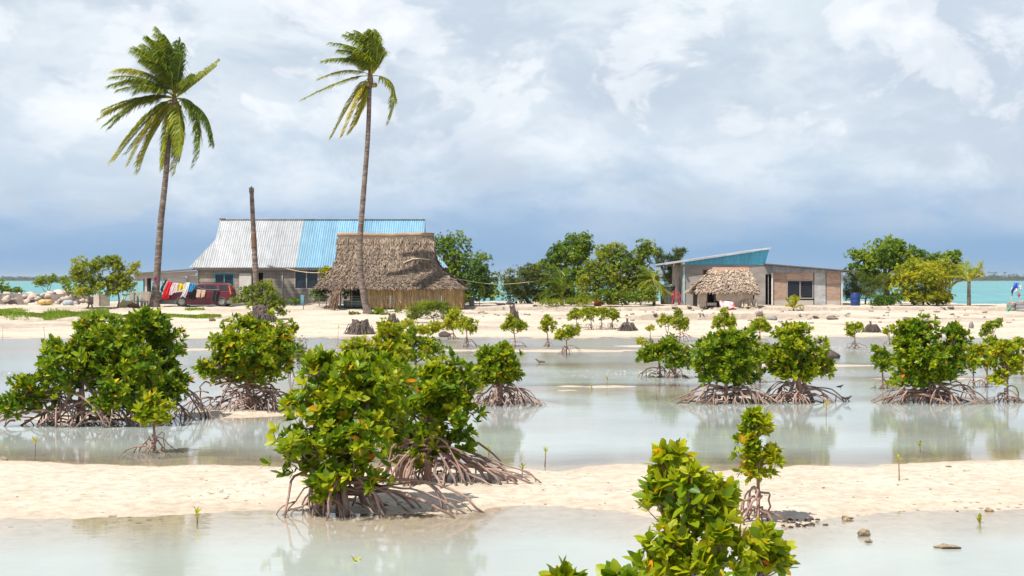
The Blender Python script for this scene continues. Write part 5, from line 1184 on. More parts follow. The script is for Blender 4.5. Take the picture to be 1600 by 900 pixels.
SM('tiny far mangrove at the left foot of the feathery shrub', 640, 518, [(638, 507, 12, 6), (646, 511, 7, 4)], 7, 7, 5, 5, (.5, .75))
SM('little leafy mangrove beside the top of the yellow-tipped one', 625, 545, [(622, 522, 12, 14), (616, 513, 7, 6), (630, 530, 12, 9)], 12, 12, 10, 7, (.3, .6))
SM('baby mangrove with sparse crown left of the twin mangroves', 1004, 548, [(1003, 535, 9, 6)], 5, 5, 5, 4, (.5, .75))
SM('spindly far mangrove sprout left of the far pair', 1016, 532, [(1016, 513, 6, 5)], 3, 3, 5, 3, (.5, .75))
# nearest bushes
mangrove('nearest mangrove with big glossy leaves filling the bottom right foreground', 1090, 1187,
  [(1050, 732, 26, 30, .0), (1036, 782, 32, 40, .1), (1078, 765, 28, 34, -.1), (1108, 785, 34, 34, .1), (1070, 830, 60, 42, .0), (1130, 840, 42, 42, -.1), (1180, 855, 40, 40, .0), (1034, 850, 24, 34, -.1), (1080, 890, 80, 30, -.1), (1140, 795, 14, 24, .2), (1205, 882, 26, 26, .05), (1040, 925, 36, 34, 0)],
  Y=8.0, roots=12, rl=130, rr=130, rh=150, dens=120, L=.092, tint=(.25, .70), yellow=.05, nl=8, trunk_r=.012, rt=.012, group='near mangroves', fill=.35, zb=-.1)
mangrove('young upright mangrove on a thin stem above the muddy edge of the sandbar', 1184, 818,
  [(1182, 672, 19, 22), (1188, 698, 32, 22), (1165, 716, 22, 18), (1206, 720, 22, 17), (1185, 736, 30, 11), (1178, 652, 11, 11)], roots=11, rl=38, rr=62, rh=62, dens=62, L=.105, tint=(.30, .72), yellow=.05, trunk_r=.018, rt=.014, group='near mangroves', rdepth=.6)
mangrove('mangrove tip just reaching into the bottom edge left of the nearest bush', 975, 1290, [(985, 940, 18, 40), (966, 945, 8, 34, .1), (880, 935, 12, 18, .2), (940, 1000, 24, 20)], Y=7.0, roots=6, rl=90, rr=90, rh=110, dens=60, L=.13, tint=(.1, .5), nl=7, trunk_r=.016, rt=.012, group='near mangroves', zb=-.1)
# seedlings
for lab, u, v, h in (('mangrove seedling with two leaves in the left channel', 54, 712, 30), ('lone seedling standing in the near water at the left', 308, 820, 24), ('seedling in the near water before the central mangrove', 556, 876, 24),
                     ('slender seedling at the far edge of the sandbar, right of the long roots', 851, 728, 28), ('bushy-leaved seedling among the long roots at the right', 763, 716, 24), ('seedling on the sandbar at the right', 1405, 752, 36),
                     ('half drowned seedling in the reflection of the biggest right-hand mangrove', 1437, 708, 22), ('seedling between the dome-topped and the twin mangroves', 948, 604, 12), ('seedling in front of the twin mangroves', 1025, 625, 36),
                     ('seedling on the water in front of the bird roots', 1290, 652, 34), ('seedling at the left end of the far shore', 4, 530, 18), ('second seedling on the far sand near the left edge', 70, 528, 16),
                     ('thin tall sprout on the far shore left of the wide stump', 527, 540, 30), ('sprout among the long root ends right of the central pair', 815, 748, 18), ('leafless-looking sprout in the near water at the right', 1531, 818, 14), ('short sprout in the open water in the middle', 925, 610, 8)):
    seedling(lab, u, v, h, rng.uniform(-2, 2))

# ------------------------------------------------------------------ grass on the bank
def grass():
    g = np.random.default_rng(8); Pp = []
    for (u0, u1, v0, v1, n) in ((-60, 170, 487, 497, 26000), (150, 210, 493, 498, 2500), (235, 345, 493.5, 497.5, 7000), (290, 320, 482, 486, 350), (1245, 1256, 472, 486, 40), (595, 610, 497, 500, 80)):
        u = g.uniform(u0, u1, n); v = (v0 + v1) / 2 + (v1 - v0) * (.55 * vnoise(u * .03, 0 * u, 6) + g.normal(0, .22, n) * (1 + 1.4 * vnoise(u * .05, 0 * u + 9, 7)))
        ub = np.linspace(u0, u1, 40); vb = np.linspace(484, 500, 60); 
        tab = []
        for a in ub:
            pv = np.minimum.accumulate(HOR + F * (CAMZ - np.maximum(ground(X_(a, _YS), _YS), 0)) / _YS)
            tab.append(np.interp(-vb, -pv, _YS))
        tab = np.array(tab)
        iu = (u - u0) / max(u1 - u0, 1) * 39; iv = np.clip((v - 484) / 16 * 59, 0, 58.999); a = np.clip(iu.astype(int), 0, 38); b = iv.astype(int); fv = iv - b
        Y = tab[a, b] * (1 - fv) + tab[a, b + 1] * fv + g.normal(0, .15, n)
        x = (u - 800) / F * Y; k = fbm(x * .9, Y * 1.1, 4, 3) > g.normal(-.12, .15, n)
        Pp.append(np.stack([x, Y, ground(x, Y)], 1)[k])
    Pp = np.concatenate(Pp); n = len(Pp)
    D = unit(np.stack([g.normal(-.2, .45, n), g.normal(0, .45, n), np.ones(n)], 1)); Nn = unit(np.stack([g.normal(0, 1, n), g.normal(0, 1, n), 0 * np.ones(n)], 1))
    V, q, tr, ti = leaves(Pp, D, Nn, g.uniform(.06, .17, n), .05, np.clip(g.normal(.5, .25, n), 0, 1), NEEDLE)
    setp(link('grass', np_mesh('grass', V, q, None, {'tint': ti}), grassm()), kind='stuff')
grass()

# ------------------------------------------------------------------ far wood on the islands across the sea
def far_wood():
    g = np.random.default_rng(6); V = []; Q = []; T = []
    Yd = 2600.0
    hm = simple('far_ground', (.30, .28, .20), (.2, .2, .15), .01, .9)
    def clump(c, r, h):
        pass
    C = []; 
    for u0, u1, hh, n in ((-120, 500, 5.5, 900), (1180, 1760, 7.5, 1300), (500, 1180, 5.0, 500)):
        u = g.uniform(u0, u1, n); Y = Yd + g.uniform(0, 160, n); x = (u - 800) / F * Y
        h = hh * (1 + .5 * vnoise(x * .02, 0 * x, 3)) * g.uniform(.7, 1.25, n)
        C += [(a, b, d) for a, b, d in zip(x, Y, h)]
    pts = []; Ax = []
    for (x, Y, h) in C:
        k = 12; pts.append(np.stack([x + g.normal(0, 3.2, k), Y + g.normal(0, 3, k), h * g.random(k) ** .7], 1))
    P0 = np.concatenate(pts); n = len(P0)
    D = unit(g.normal(0, 1, (n, 3)) + [0, 0, .3]); Nn = unit(g.normal(0, 1, (n, 3)))
    V, q, tr, ti = leaves(P0, D, Nn, g.uniform(2, 4, n), g.uniform(1.4, 2.4, n), np.clip(g.normal(.4, .2, n), 0, 1), SMALL)
    V = [V]; q = [q]; ti = [ti]
    # palm heads standing above the canopy
    for i in range(170):
        u = g.uniform(1200, 1740) if i < 120 else g.uniform(-100, 480); Y = Yd + g.uniform(0, 120); x = (u - 800) / F * Y; h = g.uniform(9.5, 16) if i < 120 else g.uniform(6, 9)
        k = 16; an = g.uniform(0, 6.28, k); Dd = unit(np.stack([np.cos(an), np.sin(an), g.uniform(-.5, .9, k)], 1))
        a, b, c, d = leaves(np.tile([x, Y, h], (k, 1)).astype(float), Dd, np.tile([0, 0, 1.], (k, 1)) + g.normal(0, .3, (k, 3)), g.uniform(2.5, 4, k), .9, g.uniform(.2, .6, k), SMALL)
        tr_ = np.array([(x - .3, Y, 0), (x + .3, Y, 0), (x + .2, Y, h), (x - .2, Y, h)]); o = sum(len(w) for w in V)
        V.append(a); q.append(b + o); ti.append(d); o += len(a); V.append(tr_); q.append(np.array([[0, 1, 2, 3]]) + o); ti.append(np.full(4, .3))
    me = np_mesh('far_wood', np.concatenate(V), np.concatenate(q), None, {'tint': np.concatenate(ti)})
    setp(link('far_wood', me, leafmat('far_leaf', [(0, (.02, .05, .02)), (.5, (.04, .08, .03)), (1, (.07, .11, .04))], .7, .1)), kind='stuff')
    m = MB(); m.box(-2500, 2500, Yd - 6, Yd + 260, -1.5, .8); setp(m.build('far_island', hm), kind='structure')
far_wood()

# ------------------------------------------------------------------ red car with laundry
def red_car():
    Y0, Y1 = 92.75, 94.45; g = gz(X_(307, Y0), Y0)
    t = thing('parked_car', (X_(307, Y0), (Y0 + Y1) / 2, g), 'dark red off-road estate car parked beside the left palm, hung with washing', 'car')
    dz = g - Z_(478, Y0)
    q = lambda u, v: (X_(u, Y0), Z_(v, Y0) + dz)
    red = simple('dark_red_paint_car', (.115, .006, .014), (.09, .006, .012), 1.5, .25, spec=.6)
    blk = plainm('black_plastic', (.03, .03, .032), .6)
    low = [(252.5, 461), (255, 457.5), (262, 456.2), (276, 455), (289, 453.8), (325, 453), (359, 452.5), (361.5, 456), (362, 468), (359, 473.5),
           (353.5, 473.5), (352.5, 469.5), (349.5, 467), (345.5, 466.2), (341.5, 467), (338.5, 469.5), (337.5, 474.2), (292, 474.4), (291, 469.5), (288, 467), (283.5, 466), (279.5, 467), (276.5, 469.5), (275.5, 474), (254, 473), (252.2, 468)]
    m = MB(); m.prism([q(*p) for p in low], Y0, Y1); m.build('body', red, t, bevel=.05)
    # greenhouse, leaning inwards
    cab = [(288, 454.2), (304, 443.2), (310, 441.4), (330, 440.4), (350, 440.8), (355, 442.2), (361, 453)]
    V = []; n = len(cab)
    for sgn, yb in ((1, Y0), (-1, Y1)):
        for (u, v) in cab:
            x, z = q(u, v); k = (453.5 - v) / 13 * .20 + .03; V.append((x, yb + sgn * k, z))
    m = MB(); m.add(V, [tuple(range(n)), tuple(range(2 * n - 1, n - 1, -1))] + [((i + 1) % n, i, n + i, n + (i + 1) % n) for i in range(n)])
    m.build('cabin', red, t, bevel=.04)
    def side_glass(pts, nm='window'):
        m = MB(); V = []
        for (u, v) in pts:
            x, z = q(u, v); k = (453.5 - v) / 13 * .20 + .03; V.append((x, Y0 + k - .012, z))
        V2 = [(a, b + .02, c) for a, b, c in V]; n = len(V)
        m.add(V + V2, [tuple(range(n)), tuple(range(2 * n - 1, n - 1, -1))] + [((i + 1) % n, i, n + i, n + (i + 1) % n) for i in range(n)]); m.build(nm, glassm(), t)
    side_glass([(296, 452.6), (306.5, 444.3), (318.5, 443.8), (319, 452.4)]); side_glass([(320.5, 452.3), (320.3, 443.7), (337, 443.5), (339, 452)]); side_glass([(342.5, 452), (341, 443.6), (353.5, 443.9), (358.2, 451.7)])
    a = [q(289.5, 453.2), q(303.5, 443.8)]
    m = MB(); m.add([(a[0][0] - .02, Y0 + .12, a[0][1] + .02), (a[0][0] - .02, Y1 - .12, a[0][1] + .02), (a[1][0] - .02, Y1 - .25, a[1][1] + .02), (a[1][0] - .02, Y0 + .25, a[1][1] + .02)], [(0, 1, 2, 3)]); m.build('windscreen', glassm(), t)
    m = MB(); x0, z0 = q(252, 473.5); x1, z1 = q(275, 467); m.box(x0 - .06, x1, Y0 - .03, Y1 + .03, z0, z1); m.build('bumper', plainm('grey_plastic', (.16, .16, .165), .6), t, bevel=.03)
    x0, z0 = q(354, 473); x1, z1 = q(362, 468); m = MB(); m.box(x0, x1 + .06, Y0 - .03, Y1 + .03, z0, z1); m.build('bumper', plainm('grey_plastic', (.16, .16, .165)), t, bevel=.03)
    x0, z0 = q(292, 475.5); x1, z1 = q(337.5, 473.8); m = MB(); m.box(x0, x1, Y0 - .02, Y1 + .02, z0, z1); m.build('sill', plainm('grey_plastic', (.16, .16, .165)), t)
    x0, z0 = q(276, 476); x1, z1 = q(355, 470); m = MB(); m.box(x0, x1, Y0 + .3, Y1 - .3, z0 + .05, z1); m.build('underbody', blk, t)
    for (uu, nm) in ((305, 'door'), (330, 'door')):
        xa, za = q(uu - 12 if uu < 320 else uu - 8.6, 472.5); xb, zb = q(uu + 15.8 if uu < 320 else uu + 8, 453.8)
        m = MB(); m.box(xa, xb, Y0 - .014, Y0 + .03, za, zb); d = m.build('door', red, t, bevel=.01)
        m = MB(); m.box(xb - .32, xb - .12, Y0 - .045, Y0 - .015, zb - .14, zb - .09); m.build('handle', blk, d)
    for (u, v) in ((283.5, 473), (345.7, 473.6)):
        for yy in (Y0 + .10, Y1 - .10):
            x, z = q(u, v); z = max(z, g + .33); w = MB(); k = 22
            prof = [(.20, -.11), (.30, -.12), (.335, -.08), (.335, .08), (.30, .12), (.20, .11)]
            V = [(x + r * math.cos(2 * PI * j / k), yy + o, z - .0 + r * math.sin(2 * PI * j / k)) for r, o in prof for j in range(k)]
            w.add(V, [(i * k + j, i * k + (j + 1) % k, (i + 1) * k + (j + 1) % k, (i + 1) * k + j) for i in range(5) for j in range(k)], True)
            wo = w.build('wheel', plainm('tyre_rubber', (.035, .034, .033), .9, (.09, .085, .08), 6), t)
            w = MB(); V = [(x + r * math.cos(2 * PI * j / k), yy + o * (1 if yy > 93 else 1), z + r * math.sin(2 * PI * j / k)) for r, o in ((.21, -.08), (.19, -.10), (.10, -.07), (.05, -.10), (.0, -.10)) for j in range(k)]
            w.add(V, [(i * k + j, i * k + (j + 1) % k, (i + 1) * k + (j + 1) % k, (i + 1) * k + j) for i in range(4) for j in range(k)], True); w.build('rim', simple('grey_rim', (.42, .42, .42), (.30, .30, .30), 4, .4, metal=.3), wo)
    for yy in (Y0 + .06, Y1 - .36):
        x, z = q(252.5, 462); m = MB(); m.box(x - .03, x + .12, yy, yy + .3, z - .02, z + .13); m.build('headlight', simple('lamp_glass', (.7, .7, .68), (.6, .6, .6), 3, .15), t, bevel=.02)
    for yy in (Y0 - .012, Y1 - .20):
        x, z = q(360, 452.5); m = MB(); m.add([(x - .02, yy, z - .22), (x + .06, yy, z - .2), (x - .06, yy + .05, z + .28), (x - .12, yy + .06, z + .28)] + [(x - .02, yy + .2, z - .22), (x + .06, yy + .2, z - .2), (x - .06, yy + .2, z + .28), (x - .12, yy + .2, z + .28)],
                       [(0, 1, 2, 3), (7, 6, 5, 4), (0, 4, 5, 1), (1, 5, 6, 2), (2, 6, 7, 3), (3, 7, 4, 0)]); m.build('taillight', plainm('orange_lens', (.65, .12, .03), .3), t)
    x, z = q(297, 453.5); m = MB(); blob(m, (x, Y0 - .12, z), (.08, .12, .08), 3, 2, .1); m.build('mirror', blk, t)
    m = MB(); xa, za = q(309, 440.4); xb, zb = q(350, 439.9)
    m.beam((xa, Y0 + .3, za + .02), (xb, Y0 + .3, zb + .02), .04, .04); m.build('roof_rail', blk, t)
red_car()

def hung_cloth(name, label, cat, quad, Y, mat, group=None, folds=5, amp=.04, seed=0, extra=0, nx=16, nz=14):
    """quad: 4 photo pixels TL, TR, BR, BL"""
    TLp, TR, BR, BL = [P(a, b, Y) for a, b in quad]; V = []
    for j in range(nz + 1):
        for i in range(nx + 1):
            s = i / nx; q = j / nz; p = (TLp * (1 - s) + TR * s) * (1 - q) + (BL * (1 - s) + BR * s) * q
            w = amp * math.sin(s * folds * 2 * PI + seed + 1.5 * q) * (.4 + .6 * q) + .08 * float(vnoise(s * 3 + seed, q * 2.5, seed))
            p = p + np.array([.03 * math.sin(q * 5 + seed), w - .05 * extra * q, .05 * math.sin(s * 6 + seed) * q]); V.append(p)
    k = nx + 1; m = MB(); m.add(V, [(j * k + i, j * k + i + 1, (j + 1) * k + i + 1, (j + 1) * k + i) for j in range(nz) for i in range(nx)], True)
    o = m.build(name, mat); md = o.modifiers.new('thickness', 'SOLIDIFY'); md.thickness = .012; md.offset = 0
    setp(o, label, cat, group); return o
GL = 'washing hung out by the red car'
def cw(x, y): return (190 + x / 8.89, 410 + y / 8.89)
YC = 92.45
hung_cloth('towel', 'dark grey towel at the palm end of the washing line', 'towel', [cw(595, 245), cw(625, 240), cw(575, 410), cw(540, 400)], YC, plainm('charcoal_cloth', (.05, .05, .055), .9), GL, 2, .03, 1)
hung_cloth('towel', 'bright red towel hanging widest of the washing by the car', 'towel', [cw(635, 258), cw(712, 275), cw(650, 518), cw(555, 505)], YC, plainm('red_cloth', (.62, .012, .018), .85), GL, 2, .04, 2)
hung_cloth('shirt', 'white and pink flecked cloth between the red towel and the yellow one', 'shirt', [cw(715, 282), cw(795, 290), cw(745, 430), cw(650, 450)], YC - .06, simple('flecked_cloth', (.72, .66, .68), (.62, .40, .46), 16, .85), GL, 3, .04, 3)
hung_cloth('towel', 'yellow towel in the middle of the washing', 'towel', [cw(788, 295), cw(888, 300), cw(850, 395), cw(770, 380)], YC, plainm('yellow_cloth', (.70, .55, .05), .85), GL, 2, .04, 4)
hung_cloth('shirt', 'pale lilac white shirt hanging over the bonnet of the red car', 'shirt', [cw(888, 285), cw(955, 278), cw(885, 480), cw(815, 485)], YC - .08, plainm('white_cloth', (.70, .69, .74), .85), GL, 3, .04, 5)
hung_cloth('towel', 'bunched bright blue towel next to the windscreen', 'towel', [cw(930, 288), cw(1030, 290), cw(985, 400), cw(872, 410)], YC - .02, plainm('azure_cloth', (.05, .36, .68), .85), GL, 4, .10, 6)
hung_cloth('shirt', 'black shirt hanging below the blue towel on the red car', 'shirt', [cw(950, 405), cw(1030, 395), cw(1020, 505), cw(930, 515)], YC + .1, plainm('black_cloth', (.02, .02, .025), .9), GL, 2, .04, 7)
hung_cloth('trousers', 'black trousers hanging over the rear door of the red car', 'trousers', [cw(1265, 385), cw(1355, 390), cw(1345, 545), cw(1255, 548)], YC + .1, plainm('black_cloth', (.02, .02, .025), .9), GL, 2, .04, 8)
def shorts():
    Y = YC; m = MB()
    for (a, b, c, d) in ((cw(1048, 375), cw(1112, 380), cw(1085, 490), cw(1032, 485)), (cw(1112, 380), cw(1172, 385), cw(1150, 478), cw(1100, 495))):
        V = [P(*p, Y + o) for o in (0, .09) for p in (a, b, c, d)]; m.add(V, [(0, 1, 2, 3), (7, 6, 5, 4), (0, 4, 5, 1), (1, 5, 6, 2), (2, 6, 7, 3), (3, 7, 4, 0)])
    o = m.build('shorts', plainm('khaki_cloth', (.52, .38, .28), .9), bevel=.03); setp(o, 'beige shorts hanging over the front door of the red car', 'shorts', GL)
shorts()
m = MB(); m.tube(smooth_line([P(261, 436, 92.4), P(290, 441.5, YC + .02), P(320, 452, YC + .05), P(343, 452.5, YC + .12)], 20), .012, 5)
setp(m.build('washing_line', plainm('cord', (.30, .28, .25))), 'thin washing line from the left palm to the red car', 'washing line')
hung_cloth('cloth_scrap', 'red and navy rag tied round the trunk of the fuller palm', 'rag', [(240.5, 433.5), (246, 433), (246.5, 444), (242, 441)], 91.98, simple('red_navy_cloth', (.45, .03, .06), (.03, .03, .12), 5, .9), None, 1, .02, 9)

# ------------------------------------------------------------------ fence, rock wall, tanks, furniture
def fence():
    Y = 92.9; t = thing('plank_fence', (X_(220, Y), Y, .9), 'short fence of upright weathered planks left of the fuller palm', 'fence')
    for i, u in enumerate((204, 209.5, 215.5, 221.5, 226.5, 231.5, 236)):
        m = MB(); z1 = Z_(456 + R.uniform(-.7, .7), Y); m.box(X_(u - 2.2, Y), X_(u + 2.0, Y), Y - .015, Y + .015, gz(X_(u, Y), Y) - .05, z1); m.build('plank', simple('weathered_wood', (0, 0, 0)) if False else woodm(), t)
    for v in (460, 472):
        m = MB(); m.box(X_(202, Y), X_(238, Y), Y + .018, Y + .06, Z_(v, Y), Z_(v - 1.6, Y)); m.build('rail', woodm(), t)
    t = thing('board_wall', (X_(172, 94), 94, .9), 'pale concrete slab and grey sheet standing between the rock wall and the fence', 'wall')
    m = MB(); Y = 94; m.box(X_(146, Y), X_(155, Y), Y, Y + .2, .7, Z_(459, Y)); m.build('slab', plainm('pale_block', (.58, .50, .44), .9), t)
    m = MB(); m.box(X_(155.2, Y), X_(170, Y), Y + .05, Y + .2, .7, Z_(460, Y)); m.build('sheet', plainm('grey_sheet', (.24, .21, .17), .9, (.16, .15, .12), 3), t)
    Y = 92.6
    for k, (a, b, lab) in enumerate((((194, 459), (187, 479), 'left of two pale timbers leaning by the fence'), ((197, 462), (189, 479.5), 'right of two pale timbers leaning by the fence'))):
        m = MB(); p, q = P(*a, Y + .3), P(*b, Y); q[2] = gz(q[0], q[1]) - .02; m.beam(p, q, .09, .05); setp(m.build('timber', woodm()), lab, 'timber', 'pale timbers leaning by the fence')
    m = MB(); g = gz(X_(200, Y), Y)
    for i in range(6): blob(m, (X_(R.uniform(193, 203), Y), Y + R.uniform(-.2, .3), g + .15), (.22, .2, .28), i, 2, .4)
    setp(m.build('sack_heap', simple('pale_sacks', (.62, .52, .42), (.60, .45, .15), 3, .9)), 'heap of pale sacks at the left end of the plank fence', 'sacks')
    m = MB(); blob(m, (X_(209, 92), 92, gz(X_(209, 92), 92) + .12), (.35, .3, .2), 4, 2, .6); setp(m.build('brush_heap', simple('brown_brush', (.20, .11, .07), (.10, .06, .04), 9, .9, bump=.8)), 'small brown heap in front of the plank fence', 'heap')
fence()

def rocks():
    g = np.random.default_rng(2); Y0 = 97.0
    t = thing('rock_wall', (X_(60, Y0), Y0, .9), 'low loose wall of white coral rocks in front of the sea at the left', 'rock wall')
    st = simple('coral_rock', (.56, .47, .41), (.34, .28, .245), 2.4, .95, (1, 1, 1), .8, 9)
    for i in range(100):
        u = g.uniform(-40, 132) if i > 14 else g.uniform(100, 140); top = 456 if u < 75 else np.interp(u, [75, 90, 112, 135], [456, 452, 454, 462]); v = g.uniform(top + 2, 478); s = g.uniform(.10, .25)
        Y = Y0 + g.uniform(-.4, .5) + (478 - v) * .035; m = MB(); blob(m, P(u, v, Y), (s * g.uniform(.9, 1.5), s, s * g.uniform(.6, 1.0)), i, 2, .55); m.build('rock', st, t)
    m = MB(); V = [P(-70, 457, Y0 + 1.1)]
    pts = [(-70, 459), (20, 459), (60, 460), (95, 459), (120, 459), (138, 464), (138, 482), (-70, 482)]
    m.prism([(X_(u, Y0 + .4), Z_(v, Y0 + .4)) for u, v in pts][::-1], Y0 + .35, Y0 + 1.6); m.build('rubble_core', simple('coral_rock_core', (.30, .25, .22), (.16, .13, .11), 3, .95, bump=.8), t)
    m = MB(); Y = 99.5; c = P(93, 463, Y); c[2] = .8
    bm = bmesh.new(); bmesh.ops.create_uvsphere(bm, u_segments=30, v_segments=18, radius=1); V = np.array([v.co[:] for v in bm.verts]); Fs = [tuple(v.index for v in f.verts) for f in bm.faces]; bm.free()
    r = 1 + .15 * vnoise(V[:, 0] * 2, V[:, 1] * 2 + V[:, 2], 5); V = V * r[:, None]; V[:, 2] = np.sign(V[:, 2]) * np.abs(V[:, 2]) ** 1.2; m.add(V * np.array([.75, .8, 1.05]) + c, Fs, True)
    setp(m.build('sand_heap', simple('pale_sand_heap', (.64, .55, .46), (.55, .46, .38), 4, .95, bump=.5)), 'smooth pale sand heap rising behind the rock wall', 'sand heap')
    for lab, u, v, rx, rz, c1, c2, nm in (('grey plastic-wrapped boulder at the right end of the rock wall', 108, 473, 8, 5, (.42, .47, .52), (.30, .34, .38), 'grey_boulder'), ('yellow sponge-like sacks in front of the rock wall', 69, 471.5, 9, 4.5, (.62, .42, .12), (.50, .36, .20), 'yellow_sack')):
        Y = 95.6; m = MB()
        for i in range(4): blob(m, P(u + R.uniform(-rx, rx) * .5, v, Y) + np.array([0, R.uniform(-.1, .1), -.03]), (rx / 25 * .8, .3, rz / 25), i + 40, 2, .35)
        setp(m.build(nm, simple(nm, c1, c2, 3, .8, bump=.4)), lab, 'rock' if 'boulder' in nm else 'sack')
rocks()

def right_things():
    # green water tank
    Y = 97.5; g = gz(X_(1043, Y), Y); c = (X_(1043, Y), Y, g); t = thing('water_tank', c, 'grey-green plastic water tank with pale green lid left of the tilted house', 'water tank')
    s = Y / F; h = (478 - 450.5) * s
    m = MB(); m.lathe(c, [(10.2 * s, 0), (10.8 * s, .1), (11.6 * s, h * .95), (11.9 * s, h)], 28); m.build('tank', simple('tank_plastic', (.12, .15, .15), (.09, .11, .12), 2, .5), t)
    m = MB(); m.lathe((c[0], c[1], g + h + .004), [(12.3 * s, 0), (12.3 * s, .06), (7 * s, 3.6 * s), (2 * s, 4.4 * s)], 28); m.build('lid', simple('lid_plastic', (.34, .45, .30), (.27, .36, .24), 2, .5), t)
    m = MB(); m.tube([(c[0] - .15, Y, g + h + .1), (c[0] - .15, Y, g + h + .36)], .03, 6); m.build('vent_pipe', plainm('pale_pipe', (.5, .48, .45)), t)
    # pink chair
    Y = 95.8; g = gz(X_(1056, Y), Y); c = (X_(1056, Y), Y, g); t = thing('plastic_chair', c, 'faded pink plastic armchair between the green tank and the tilted house', 'chair')
    pk = plainm('pink_plastic', (.45, .05, .09), .5)
    m = MB(); m.box(c[0] - .22, c[0] + .22, Y - .22, Y + .22, g + .40, g + .44); m.build('seat', pk, t, bevel=.02)
    m = MB(); m.tube(smooth_line([(c[0] - .2, Y + .2, g + .42), (c[0] - .24, Y + .27, g + .72), (c[0], Y + .30, g + .88), (c[0] + .24, Y + .27, g + .72), (c[0] + .2, Y + .2, g + .42)], 20), .025, 6)
    for k in (-.1, 0, .1): m.beam((c[0] + k, Y + .21, g + .43), (c[0] + k, Y + .29, g + .86), .05, .015)
    m.build('backrest', pk, t)
    for sx in (-1, 1):
        for sy in (-1, 1): m = MB(); m.beam((c[0] + sx * .19, Y + sy * .19, g + .40), (c[0] + sx * .24, Y + sy * .23, g - .01), .045, .035); m.build('leg', pk, t)
        m = MB(); m.tube([(c[0] + sx * .23, Y + .24, g + .66), (c[0] + sx * .26, Y - .15, g + .64), (c[0] + sx * .25, Y - .22, g + .42)], .022, 6); m.build('armrest', pk, t)
    # blue barrel
    Y = 94.8; g = gz(X_(1336.5, Y), Y); c = (X_(1336.5, Y), Y, g - .02); s = Y / F; h = (482 - 462) * s; r = 7.4 * s
    t = thing('plastic_barrel', c, 'dark blue plastic barrel at the right corner of the plywood annexe', 'barrel')
    m = MB(); m.lathe(c, [(r * .93, 0), (r, .06), (r, h * .3), (r * 1.03, h * .32), (r * 1.03, h * .35), (r, h * .37), (r, h * .64), (r * 1.03, h * .66), (r * 1.03, h * .69), (r, h * .71), (r, h * .94), (r * .93, h)], 26); m.build('drum', simple('blue_plastic', (.012, .035, .16), (.015, .045, .19), 2, .4), t)
    m = MB(); m.lathe((c[0], c[1], c[2] + h + .002), [(r * .95, 0), (r * .95, .03), (r * .80, .03), (r * .78, .012), (.03, .012)], 26); m.build('rim', simple('blue_plastic', (.012, .035, .16)), t)
    # orange barrels under the trees
    for u, rr_, lab in ((934, 6, 'rust-orange drum lying in the shade under the wide yellow-green tree'), (960, 7, 'dark rust-red drum deep in the shade under the wide tree')):
        Y = 93.6 if u < 950 else 95; g = gz(X_(u, Y), Y); s = Y / F; m = MB(); m.lathe((X_(u, Y), Y, g), [(rr_ * s, 0), (rr_ * s, .28), (rr_ * 1.04 * s, .3), (rr_ * s, .33), (rr_ * s, .55), (rr_ * 1.03 * s, .58), (rr_ * .9 * s, .56)], 18)
        setp(m.build('rusty_drum', simple('orange_drum' if u < 950 else 'red_drum', (.42, .10, .03) if u < 950 else (.16, .04, .02), None, 4, .7, bump=.2)), lab, 'drum', 'drums under the trees')
    # red and white tarp
    hung_cloth('tarpaulin', 'red and white tarpaulin bundle at the foot of the small hut', 'tarpaulin', [(1124.5, 470), (1146, 471.5), (1148, 482.5), (1127, 484)], 91.2, simple('red_white_tarp', (.55, .06, .09), (.72, .62, .60), 1.9, .7, rng_=(.48, .56)), None, 2, .10, 3, 3)
    # flag pole with streamers
    Y = 91.0; b = P(1578, 478, Y); b[2] = gz(b[0], Y); t = thing('flag_pole', b, 'stick with ragged blue and white flags standing on the beach at the right', 'flag pole')
    m = MB(); top = P(1587, 443, Y); m.tube([b - [0, 0, .1], P(1580, 468, Y), P(1583, 455, Y), top], [.03, .028, .025, .02], 6); m.build('pole', woodm(), t)
    def flag(quad, mat, sd, nm='flag', dy=0):
        o = hung_cloth(nm, None, None, quad, Y + dy, mat, None, 1.5, .05, sd, nx=10, nz=8); o.parent = t
        o.data.transform(__import__('mathutils').Matrix.Translation([-q for q in b])); return o
    bl = plainm('flag_blue', (.02, .10, .55), .7); wh = plainm('flag_white', (.72, .68, .72), .8); rd = plainm('flag_red', (.55, .12, .14), .8)
    flag([(1584, 442), (1591, 442), (1591, 450), (1584, 451)], bl, 1); flag([(1583, 447), (1587, 449), (1581, 462), (1580, 460)], plainm('flag_navy', (.03, .05, .25), .8), 2, dy=-.04)
    flag([(1582, 448), (1586, 450), (1583, 456), (1579, 457)], wh, 3, dy=.06); flag([(1592, 446), (1598, 445.5), (1596, 453), (1593, 452)], wh, 4); flag([(1587, 451), (1590, 450), (1588, 457), (1584, 458)], wh, 5, dy=-.06); flag([(1590.5, 457), (1594, 459), (1593, 464), (1590, 462)], rd, 6, dy=.05)
    m = MB(); m.tube([P(1587, 444, Y), P(1600, 447, Y), P(1622, 449, Y)], .010, 5); m.tube([P(1594, 447, Y), P(1592, 458, Y)], .008, 5); m.build('cord', plainm('cord', (.30, .28, .25)), t)
    # green net
    hung_cloth('green_sheet', 'bright green sheet stretched from the flag stick to the sand', 'sheet', [(1578.5, 479), (1579.5, 479), (1577, 494.5), (1565, 494)], 90.0, plainm('green_cloth', (.02, .33, .14), .7), None, 1, .05, 2)
